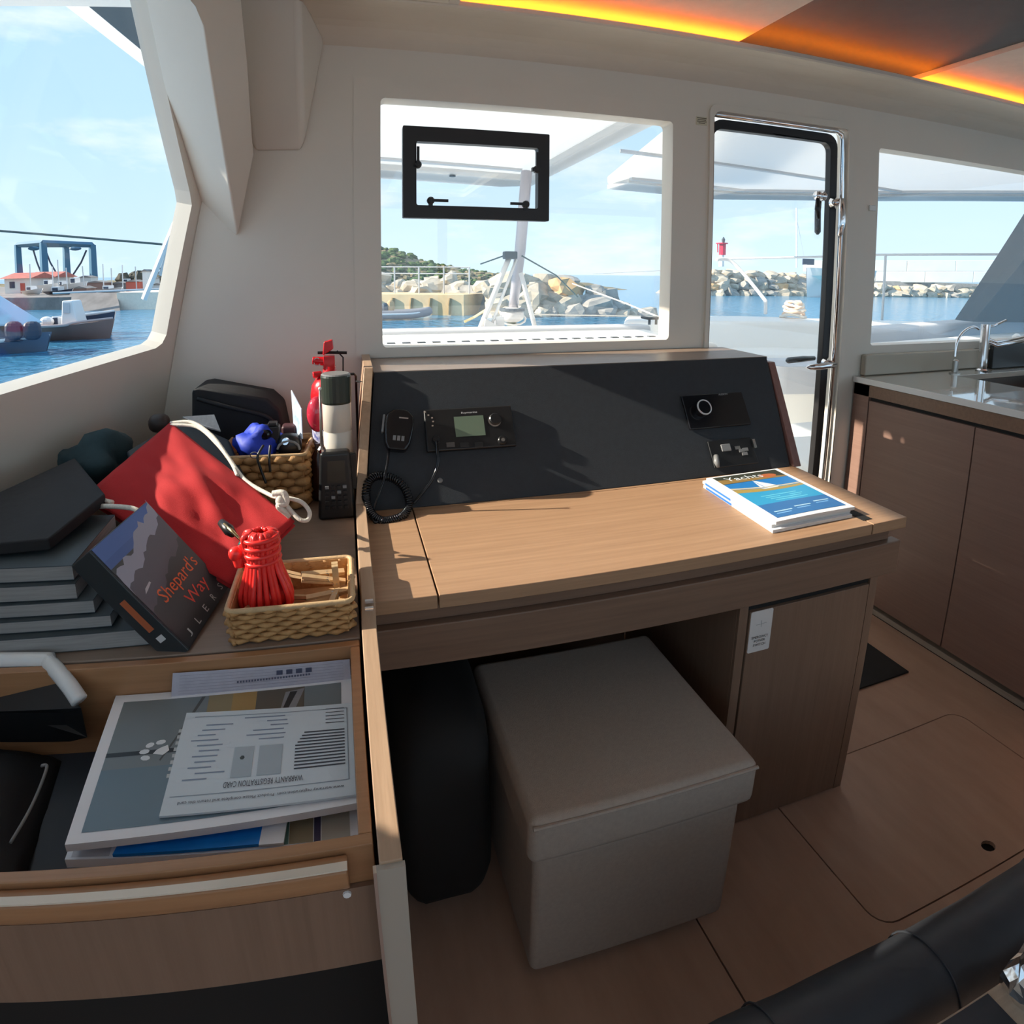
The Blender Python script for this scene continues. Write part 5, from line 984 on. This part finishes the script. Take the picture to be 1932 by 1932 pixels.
for row in range(7):
    f = row/6; x = 1.5+random.uniform(0, .8)
    while x < 17.6:
        s_ = random.uniform(.65, 1.2)*(1.0 if row else .8)
        zc_ = SEA+.05+f*2.55; yc = 32.0+f*3.2-(x-9)*.08
        yc += max(0, qx1+.8-x)*.55+(3.6 if x < qx1+.8 else 0)
        if zc_ < ridge(x)-.5 and (x > qx1+.8 or row > 1):
            kd_ = 'rock3' if random.random() < .04 else ('rock2' if (x > 12.6 and random.random() < .75) or random.random() < .18 else 'rock')
            rock(b1_, (x, yc+random.uniform(-.25, .25), zc_+random.uniform(-.15, .15)), s_, s_*random.uniform(.7, 1), s_*random.uniform(.55, .85), kd_)
        x += s_*random.uniform(1.25, 1.6)
rock(b1_, (P(1062, 543, y=32.6).x, 32.7, P(1062, 543, y=32.6).z), .95, .7, .62, 'rock3')
qy = thing('ochre_quay', 'ochre concrete quay block with tyre fenders by the near rocks', 'quay', (4.4, 34.5, SEA))
qx1 = P(876, 575, y=33.4).x
ob('quay_block', MB().prism([(qx1-12, 39.5), (qx1, 33.4), (qx1+2.2, 36.4), (qx1-10, 42)], 'z', SEA-.4, P(860, 556, y=33.4).z), M['concrete'], qy, bev=.04)
for k in range(7): x = qx1-.85-1.05*k; yq = 33.32+.508*(qx1-x)-.06; ob('tyre_fender', MB().tube([(x, yq, SEA+.05), (x+.03, yq, -.45), (x+.08, yq, -.10)], .10, 7), mat('fender_brown_%d' % k, (.30, .20, .08), .8), qy)
fn_ = thing('quay_fence', 'white tube fence along the top of the ochre quay', 'fence', (3.5, 34.6, .2))
zq = P(860, 556, y=33.4).z; zf = P(800, 504, y=34.6).z
fyq = lambda x: 34.6+.508*(qx1+.6-x)
for k in range(9): x = qx1+.55-1.42*k; ob('fence_post', MB().tube([(x, fyq(x), zq-.3), (x, fyq(x), zf+.02*(fyq(x)-34.6))], .055, 6), M['galv'], fn_)
for z in (zf, (zq*.25+zf*.75)): ob('fence_rail', MB().tube([(-5, fyq(-5), z+.1), (qx1+.6, 34.6, z)], .04, 6), M['galv'], fn_)
# boat at the quay
def hull(mb, x0, x1, y, zk, zg, w_, bow=1, n=12):
    for i in range(n+1): pass
    def f(u, v):
        s_ = u if bow > 0 else 1-u; taper = (1-s_**3)**.6 if s_ < 1 else 0
        hw = w_*(taper*.95+.05)*(.65+.35*min(v, 1-v)*0+.35*abs(2*v-1)); a = (2*v-1)
        return (x0+(x1-x0)*u+(.35*bow*(abs(a))*s_**4), y+hw*a, zk+(zg-zk)*abs(a)**1.6+.18*s_**3*abs(a))
    return mb.grid(f, n, 10)
rb = thing('inflatable_boat', 'grey inflatable dinghy moored at the ochre quay', 'boat', (P(770, 586, y=31.5).x, 31.5, SEA))
xa, xb = -1.0, P(808, 580, y=31.5).x
ob('dinghy_tube', MB().tube(spline([(xa, 31.1, SEA+.28), (xb-1.2, 31.1, SEA+.28), (xb, 31.5, SEA+.42), (xb-1.2, 31.95, SEA+.28), (xa, 31.95, SEA+.28)]), .24, 10), mat('grey_hypalon', (.20, .20, .22), .6), rb, smooth=True)
ob('dinghy_stripe', MB().tube(spline([(xa, 30.88, SEA+.33), (xb-1.2, 30.88, SEA+.33), (xb-.15, 31.25, SEA+.45)]), .05, 6), M['boatwhite'], rb); ob('dinghy_floor', MB().box(xa, xb-1, 31.1, 31.9, SEA+.1, SEA+.2), M['tarp'], rb)
for x, h_, m_ in ((xb-2.0, .75, 'rock3'), (xb-2.3, .6, 'tarp'), (xb-3.6, .55, 'boatwhite'), (xb-4.2, .5, 'tarp')): ob('dinghy_gear', MB().ball((x, 31.5, SEA+.3+h_/2), .22, .2, h_/2, 10, 8), M[m_], rb)
# hill behind
hx_ = [(-16, 6.5), (-10, 7.0), (4.9, 6.0), (8, 5.3), (11.5, 4.0), (15, 3.0), (19.8, 2.2), (24, 1.6), (28.4, 1.0), (36, .6), (44, -.6)]
def hz(x):
    for (a, za), (b2, zb_) in zip(hx_, hx_[1:]):
        if a <= x <= b2: return za+(zb_-za)*(x-a)/(b2-a)
    return 0
ob('scrub_hill', MB().grid(lambda u, v: (-16+60*u, 84+40*v, SEA-.2+(hz(-16+60*u)-SEA+.3+.5*noise.noise(Vector((u*40, v*6, 0))))*min(1, v*2.2)**.7), 110, 14), M['hill'], smooth=True, label='scrub covered hill behind the near breakwater', cat='hill')
bu = MB(); random.seed(8)
for k in range(420):
    x = random.uniform(-8, 36); v = random.uniform(.04, .62); zb_ = SEA+(hz(x)-SEA)*min(1, v*2.2)**.7
    s_ = random.uniform(.35, .9)*(1 if x < 14 else .6); bu.ball((x, 84+40*v, zb_+s_*.15), s_, s_, s_*.62, 7, 5, wob=.5, seed=k)
ob('hill_scrub', bu, M['bush'], kind='stuff', label='dark green scrub bushes on the hill', cat='bushes')
bu = MB()
for k in range(260):
    x = random.uniform(-8, 34); v = random.uniform(.0, .4); zb_ = SEA+(hz(x)-SEA)*min(1, v*2.2)**.7
    s_ = random.uniform(.3, .8); bu.ball((x, 84+40*v, zb_+s_*.1), s_, s_, s_*.5, 7, 5, wob=.5, seed=k)
ob('hill_dry_scrub', bu, M['bush2'], kind='stuff', label='dry pale brush low on the hill', cat='bushes')
# --- far breakwater on the right
b2_ = thing('far_breakwater', 'long far breakwater of pale rocks seen through door and galley window', 'breakwater', (70, 64, SEA))
ob('rubble_core', MB().add([(40, 64.5, SEA-.5), (125, 62, SEA-.5), (125, 70, SEA-.5), (40, 72, SEA-.5), (43, 66.5, 1.2), (125, 64, .9), (125, 69, .9), (43, 70, 1.2)], [(0, 1, 5, 4), (1, 2, 6, 5), (2, 3, 7, 6), (3, 0, 4, 7), (4, 5, 6, 7)]), M['rock2'], b2_)
random.seed(33)
for row in range(5):
    f = row/4; x = 42+random.uniform(0, 1)
    while x < 112:
        s_ = random.uniform(.7, 1.25); hi_ = 1.7 if x < 62 else .55
        zc_ = SEA+.15+f*3.2
        if zc_ < hi_+.1: rock(b2_, (x, 62.6+f*3.0-(x-42)*.035+random.uniform(-.3, .3), zc_+random.uniform(-.2, .2)), s_*1.15, s_, s_*random.uniform(.5, .75), 'rock3' if random.random() < .07 else ('rock2' if random.random() < .22 else 'rock'))
        x += s_*random.uniform(1.55, 1.95)
sw = thing('breakwater_parapet', 'white concrete block wall on top of the far breakwater', 'parapet', (90, 66, .8))
wa, wb_ = Vector((66, 71, 0)), Vector((116, 50, 0)); wd_ = (wb_-wa)/7; wn_ = Vector((-wd_.y, wd_.x, 0)).normalized()*1.4
def wz(p, py):
    lo_, hi_ = 1300, 2400
    for _ in range(40):
        mid = (lo_+hi_)/2; d = P(mid, py, y=p.y)
        if d.x < p.x: lo_ = mid
        else: hi_ = mid
    return P(lo_, py, y=p.y).z
for row, (pa, pb) in enumerate(((533, 512), (512, 491))):
    for k in range(7):
        p = wa+wd_*(k+(.38 if row == 0 else 0)); q = p+wd_*.992; zz_ = [wz(v, y_) for y_ in (pa, pb) for v in (p, q)]
        ob('wall_block', MB().hexa([Vector((v.x, v.y, z)) for v, z in ((p, zz_[0]), (q, zz_[1]), (q+wn_, zz_[1]), (p+wn_, zz_[0]), (p, zz_[2]-.03), (q, zz_[3]-.03), (q+wn_, zz_[3]-.03), (p+wn_, zz_[2]-.03))]), M['wallconc'], sw, bev=.05)
bc = thing('red_beacon', 'slim red and white harbour beacon on the far breakwater', 'beacon', (P(1361, 497, y=64).x, 64, 1.6))
bx2 = WL[bc.name].x; zb0, zb1, zb2, zb3 = P(1361, 503, y=64).z, P(1361, 481, y=64).z, P(1361, 459, y=64).z, P(1361, 447, y=64).z
ob('beacon_tower', MB().lathe([(.35, zb0), (.30, zb1)], (bx2, 64, 0), n=10), M['boatwhite'], bc); ob('beacon_drum', MB().lathe([(.42, zb1), (.42, zb2)], (bx2+.1, 64, 0), n=12), M['beaconred'], bc)
ob('beacon_gallery', MB().lathe([(.75, zb2-.08), (.75, zb2+.05)], (bx2, 64, 0), n=12), M['beaconred'], bc); ob('beacon_lantern', MB().lathe([(.16, zb2), (.22, zb3-.3), (.05, zb3)], (bx2+.2, 64, 0), n=10), M['tarp'], bc)
for a in (-.7, .0): ob('gallery_rail', MB().tube([(bx2-.55+a*.1, 64, zb1+.3), (bx2-.62+a*.1, 64, zb2)], .04, 5), M['beaconred'], bc)
yt = thing('moored_yacht', 'white yacht with tall mast at the end of the far breakwater', 'boat', (P(1530, 540, y=58).x, 58, SEA))
yx = P(1503, 505, y=58).x
ob('yacht_mast', MB().tube([(yx, 58, P(1503, 505, y=58).z), (yx-.35, 58, P(1500, 392, y=58).z)], .10, 6), M['boatwhite'], yt); ob('yacht_stay', MB().tube([(yx-.3, 58, P(1500, 410, y=58).z), (yx+1.2, 58, P(1520, 490, y=58).z)], .02, 4), M['galv'], yt)
ob('yacht_hull', hull(MB(), P(1530, 540, y=58).x-.5, yx+12, 58, SEA-.3, P(1550, 508, y=58).z, 1.4, -1), M['boatwhite'], yt, smooth=True)
a, b2 = P(1514, 488, y=57.5), P(1535, 500, y=57.5); ob('yacht_panel', MB().box(a.x, b2.x, 57.4, 57.5, b2.z, a.z), M['hullnavy'], yt); ob('yacht_sail_cover', MB().add([P(1530, 520, y=56.4), P(1560, 520, y=56.4), P(1556, 532, y=56.4), P(1530, 520, y=57), P(1560, 520, y=57), P(1556, 532, y=57)], [(0, 1, 2), (5, 4, 3), (0, 3, 4, 1), (1, 4, 5, 2), (2, 5, 3, 0)]), mat('pale_mint', (.45, .68, .66), .6), yt)
# --- harbour in the side window
qL = thing('harbour_quay', 'grey stone harbour quay beyond the boats in the side window', 'quay', (-30, 60, SEA))
ob('quay_wall', MB().prism([(-90, 40), (-34, 52), (-21, 48), (-17.5, 49), (-14.2, 46.5), (-10, 47), (-10, 120), (-160, 120)], 'z', SEA-.5, -.1), M['quaygrey'], qL, bev=.1)
ob('quay_apron', MB().prism([(-16.8, 46.4), (-10, 45.2), (-10, 60), (-17.5, 60)], 'z', SEA-.5, .15), mat('pale_slipway', (.86, .75, .62), .9, var=.08), qL)
ob('quay_ramp', MB().add([(-19.8, 45.4, SEA-.3), (-16.0, 44.8, SEA-.3), (-17.0, 47, .15), (-20.5, 47.5, .15)], [(0, 1, 2, 3)]), M['quaygrey'], qL)
ob('quay_rail', MB().tube([P(100, 553, y=46), P(305, 545, y=46)], .08, 6), M['galv'], qL)
lf2 = thing('travel_lift', 'teal blue boat hoist gantry on the harbour quay', 'crane', (-42, 95, .4))
lw_ = []
for px, yy in ((35, 95), (83, 88), (125, 99), (175, 92)):
    tpx = P(px-2 if px < 100 else px-1, 462 if px != 83 else 458, y=yy); bt = Vector((P(px+2, 528, y=yy).x, yy, .2)); lw_.append((tpx, bt))
    ob('gantry_leg', MB().tube([bt, tpx], [.62, .52], 4), M['liftblue'], lf2)
for (i, j) in ((0, 2), (1, 3), (0, 1), (2, 3)): ob('gantry_beam', MB().tube([lw_[i][0], lw_[j][0]], .38, 4), M['liftblue'], lf2)
for px0, px1, py1 in ((63, 80, 520), (86, 108, 518), (163, 138, 518)):
    ob('lifting_sling', MB().tube([P(px0, 472, y=93), P((px0*.6+px1*.4), 495, y=93), P(px1, py1, y=93)], .13, 5), M['hullnavy'], lf2)
for px in (64, 142): ob('hoist_block', MB().ball(P(px, 469, y=93), .9, .3, .3, 8, 6), M['liftblue'], lf2)
def hut(label, px0, px1, y, pyr, pye, pyb, dep=5):
    a, b2 = P(px0, pye, y=y), P(px1, pye, y=y); zb_ = P(px0, pyb, y=y).z; zr = P(px0, pyr, y=y).z
    t = thing('harbour_hut', label, 'hut', ((a.x+b2.x)/2, y, zb_), 'harbour huts')
    ob('hut_wall', MB().box(a.x, b2.x, y, y+dep, zb_, a.z), M['hutwhite'], t)
    ob('hut_roof', MB().add([(a.x-.3, y-.4, a.z), (b2.x+.3, y-.4, a.z), (b2.x+.3, y+dep+.4, a.z), (a.x-.3, y+dep+.4, a.z), (a.x-.3, y+dep/2, zr), (b2.x+.3, y+dep/2, zr)], [(0, 1, 5, 4), (2, 3, 4, 5), (0, 4, 3), (1, 2, 5), (3, 2, 1, 0)]), M['roofred'], t)
    ob('hut_door', MB().box(a.x+(b2.x-a.x)*.62, a.x+(b2.x-a.x)*.8, y-.05, y, zb_, zb_+(a.z-zb_)*.7), M['hutred'], t); ob('hut_window', MB().box(a.x+(b2.x-a.x)*.2, a.x+(b2.x-a.x)*.4, y-.05, y, zb_+(a.z-zb_)*.4, zb_+(a.z-zb_)*.8), M['hullnavy'], t); return t
hut('left red roofed white hut in the side window', 8, 56, 62, 515, 526, 556); hut('red roofed hut beside the boat hoist legs', 52, 100, 66, 513, 524, 548)
hill2 = [(-80, .4), (-46, .6), (-36, 1.2), (-30, 3.2), (-24, 5.2), (-18, 7.5), (-4, 10)]
def hz2(x):
    for (a, za), (b2, zb_) in zip(hill2, hill2[1:]):
        if a <= x <= b2: return za+(zb_-za)*(x-a)/(b2-a)
    return 0
ob('wooded_slope', MB().grid(lambda u, v: (-80+76*u, 118+24*v, -.2+hz2(-80+76*u)*min(1, v*2.2)+.4*noise.noise(Vector((u*50, v*9, 2)))), 90, 10), M['hill'], smooth=True, label='wooded slope rising at the right of the side window', cat='hill')
bu = MB(); random.seed(14)
for k in range(160):
    x = random.uniform(-44, -8); v = random.uniform(.05, .7); s_ = random.uniform(.6, 1.5); bu.ball((x, 118+24*v, hz2(x)*min(1, v*2.2)+s_*.25), s_, s_, s_*.9, 7, 6, wob=.5, seed=k)
ob('slope_trees', bu, mat('dark_trees', (.05, .05, .035), .95, col2=(.13, .11, .08), scale=1.5), kind='stuff', label='dark trees on the slope', cat='trees')
# yard clutter behind the quay: parked boats and sheds, each its own
random.seed(17)
yl = ['white boat ashore left of the hoist', 'grey boat ashore under the hoist', 'white cabin boat ashore between the hoist legs', 'dark shed right of the hoist', 'low grey shed behind the quay rail', 'pale van parked on the quay', 'white crate stack at the slope foot', 'dark hull ashore near the slope', 'tall white machine at the quay edge', 'white tank on the quay below the slope', 'small white boat ashore in front of the left hut', 'blue hulled boat ashore by the quay edge', 'brown crate pile right of the huts', 'grey boat ashore under the crane boom', 'pale container behind the hoist', 'rusty container near the slope foot']
for k, (px, y, pt, pb, wd, m_) in enumerate(((92, 58, 528, 552, 26, 'boatwhite'), (118, 60, 530, 552, 24, 'rooftrim'), (142, 58, 524, 552, 30, 'boatwhite'), (180, 64, 530, 550, 34, 'hullbrown'), (222, 66, 532, 548, 44, 'quaygrey'), (262, 62, 530, 546, 22, 'boatwhite'), (283, 66, 522, 545, 14, 'hutwhite'), (240, 72, 526, 540, 24, 'tarp'), (272, 58, 508, 522, 8, 'boatwhite'), (296, 60, 534, 548, 18, 'boatwhite'), (60, 54, 540, 560, 26, 'boatwhite'), (110, 52, 541, 562, 40, 'hullnavy'), (150, 54, 540, 558, 26, 'hullbrown'), (205, 52, 539, 556, 36, 'rooftrim'), (160, 70, 520, 545, 22, 'hutwhite'), (250, 60, 528, 546, 26, 'hutred'))):
    a, b2 = P(px-wd/2, pt, y=y), P(px+wd/2, pt, y=y); zb_ = min(a.z-.4, P(px, pb, y=y).z); t = thing('yard_boat' if 'boat' in yl[k] or 'hull' in yl[k] else 'yard_shed', yl[k]+' in the side window', 'boat' if 'boat' in yl[k] or 'hull' in yl[k] else 'shed', ((a.x+b2.x)/2, y, -.1))
    if 'boat' in yl[k] or 'hull' in yl[k]:
        ob('yard_hull', hull(MB(), a.x, b2.x, y, -.05, zb_+(a.z-zb_)*.6, 1.0), M[m_], t, smooth=True); ob('yard_cabin', MB().box(a.x+(b2.x-a.x)*.3, a.x+(b2.x-a.x)*.65, y-.5, y+.5, zb_+(a.z-zb_)*.55, a.z), M['boatwhite'], t); ob('yard_window', MB().box(a.x+(b2.x-a.x)*.35, a.x+(b2.x-a.x)*.6, y-.55, y-.5, zb_+(a.z-zb_)*.65, a.z-.1), M['hullnavy'], t)
    else:
        ob('shed_wall', MB().box(a.x, b2.x, y, y+2, -.1, a.z-.2), M[m_], t); ob('shed_roof', MB().prism([(a.x-.1, a.z-.2), (b2.x+.1, a.z-.2), ((a.x+b2.x)/2, a.z)], 'y', y-.1, y+2.1), M['quaygrey'], t)
random.seed(6)
for k, (px, py) in enumerate(((58, 498), (100, 503), (112, 490), (128, 505), (160, 502), (196, 498), (212, 506), (232, 500), (258, 503))):
    b0 = Vector((P(px, 550, y=57).x, 57, -.1)); ob('yacht_mast', MB().tube([b0, Vector((b0.x+random.uniform(-.1, .1), 57, P(px, py, y=57).z))], .05, 5), M['boatwhite'] if k % 2 else M['galv'], label='thin bare mast, %s from the left in the boatyard' % ('first second third fourth fifth sixth seventh eighth ninth'.split()[k]), cat='mast', group='boatyard masts')
bm_ = thing('crane_boom', 'white lattice crane boom leaning at the window edge', 'crane', (P(300, 520, y=40).x, 40, -.1))
ob('boom_strut', MB().tube([P(272, 565, y=40), P(292, 516, y=40), P(345, 388, y=40)], .20, 5), M['boatwhite'], bm_); ob('boom_strut', MB().tube([P(303, 520, y=40), P(348, 400, y=40)], .16, 5), M['galv'], bm_); ob('boom_strut', MB().tube([P(310, 528, y=40), P(352, 420, y=40)], .12, 5), M['boatwhite'], bm_)
for k in range(5): ob('boom_brace', MB().tube([P(296+9*k, 506-22*k, y=40), P(313+8*k, 508-22*k, y=40)], .06, 4), M['hullnavy'], bm_)
# workboats on the water
wbt = thing('brown_workboat', 'brown open workboat with small white cabin in the side window', 'boat', (P(135, 640, z=SEA).x, P(135, 640, z=SEA).y, SEA))
c = WL[wbt.name]; yb = c.y; xa, xb = P(76, 640, y=yb).x, P(200, 625, y=yb).x; zg = P(130, 612, y=yb).z
ob('workboat_hull', hull(MB(), xa, xb, yb, SEA-.25, zg, .95, 1), M['hullbrown'], wbt, smooth=True)
ob('workboat_gunwale', MB().tube(spline([(xa, yb-.95, zg+.02), ((xa+xb)/2, yb-.93, zg+.03), (xb-.9, yb-.62, zg+.10), (xb+.3, yb, zg+.2)]), .06, 6), mat('pinkish_gunwale', (.50, .40, .38), .6), wbt, smooth=True); ob('workboat_deck', MB().prism([(xa+.05, yb-.85), (xb-1, yb-.6), (xb-.1, yb), (xb-1, yb+.6), (xa+.05, yb+.85)], 'z', zg-.12, zg-.05), M['hullbrown'], wbt)
a, b2 = P(124, 590, y=yb), P(155, 566, y=yb); ob('workboat_cabin', MB().hexa([(a.x, yb-.5, zg-.1), (b2.x, yb-.5, zg-.1), (b2.x, yb+.5, zg-.1), (a.x, yb+.5, zg-.1), (a.x+.05, yb-.4, b2.z), (b2.x-.2, yb-.4, b2.z), (b2.x-.2, yb+.4, b2.z), (a.x+.05, yb+.4, b2.z)]), M['boatwhite'], wbt, bev=.05); ob('cabin_window', MB().box(a.x+.12, b2.x-.3, yb-.50, yb-.44, (zg+b2.z)/2, b2.z-.08), M['rooftrim'], wbt)
a = P(105, 604, y=yb); ob('outboard_cover', MB().ball((a.x-.2, yb-.3, zg+.15), .28, .2, .2, 10, 8), M['boatwhite'], wbt); 
for px in (94, 108, 118): a = P(px, 600, y=yb); ob('deck_gear', MB().box(a.x-.12, a.x+.12, yb-.2, yb+.1, zg-.1, zg+.28), M['hullnavy' if px == 108 else 'boatwhite'], wbt, bev=.02)
nv = thing('navy_launch', 'dark blue launch behind the brown workboat', 'boat', (P(175, 622, z=SEA).x, P(175, 622, z=SEA).y+1.2, SEA))
yb2 = yb+2.2; xa, xb = P(118, 612, y=yb2).x, P(204, 612, y=yb2).x; zg2 = P(150, 597, y=yb2).z
ob('launch_hull', hull(MB(), xa, xb, yb2, SEA-.2, zg2, .9, 1), M['hullnavy'], nv, smooth=True); ob('launch_gunwale', MB().tube(spline([(xa, yb2-.9, zg2+.02), (xb-1, yb2-.6, zg2+.08), (xb+.3, yb2, zg2+.2)]), .06, 6), M['boatwhite'], nv, smooth=True)
pb2 = thing('pale_blue_motorboat', 'pale blue motorboat with hanging navy fenders at the left window edge', 'boat', (P(10, 668, z=SEA).x-1, P(10, 668, z=SEA).y, SEA))
yb3 = P(20, 664, z=SEA).y; xb = P(78, 650, y=yb3).x; xa = xb-7; zg3 = P(40, 612, y=yb3).z; zlo = P(60, 640, y=yb3).z
ob('motorboat_hull', hull(MB(), xa, xb, yb3, SEA-.3, zlo+.05, 1.3, 1), mat('slate_hull', (.16, .21, .28), .4), pb2, smooth=True); ob('motorboat_rubbing_strake', MB().tube(spline([(xa, yb3-1.3, zlo), (xb-2, yb3-1.15, zlo), (xb+.3, yb3, zlo+.15)]), .07, 6), M['boatwhite'], pb2, smooth=True)
ob('motorboat_topside', MB().hexa([(xa, yb3-1.1, zlo), (xb-.3, yb3-.8, zlo), (xb-.3, yb3+.8, zlo), (xa, yb3+1.1, zlo), (xa, yb3-.9, zg3), (xb-1.2, yb3-.5, zg3), (xb-1.2, yb3+.5, zg3), (xa, yb3+.9, zg3)]), M['hullnavy'], pb2, bev=.08)
a = P(18, 555, y=yb3); b2 = P(66, 606, y=yb3); ob('motorboat_canopy', MB().hexa([(xa, yb3-.9, zg3), (b2.x, yb3-.7, zg3), (b2.x, yb3+.7, zg3), (xa, yb3+.9, zg3), (xa, yb3-.6, a.z+.3), (a.x-.6, yb3-.5, a.z), (a.x-.6, yb3+.5, a.z), (xa, yb3+.6, a.z+.3)]), M['hullblue'], pb2, bev=.1)
for px in (20, 55): a = P(px, 625, y=yb3-1.2); ob('hanging_fender', MB().ball((a.x, yb3-1.0, a.z), .28, .16, .30, 12, 8, p=.7), M['hullnavy'], pb2)
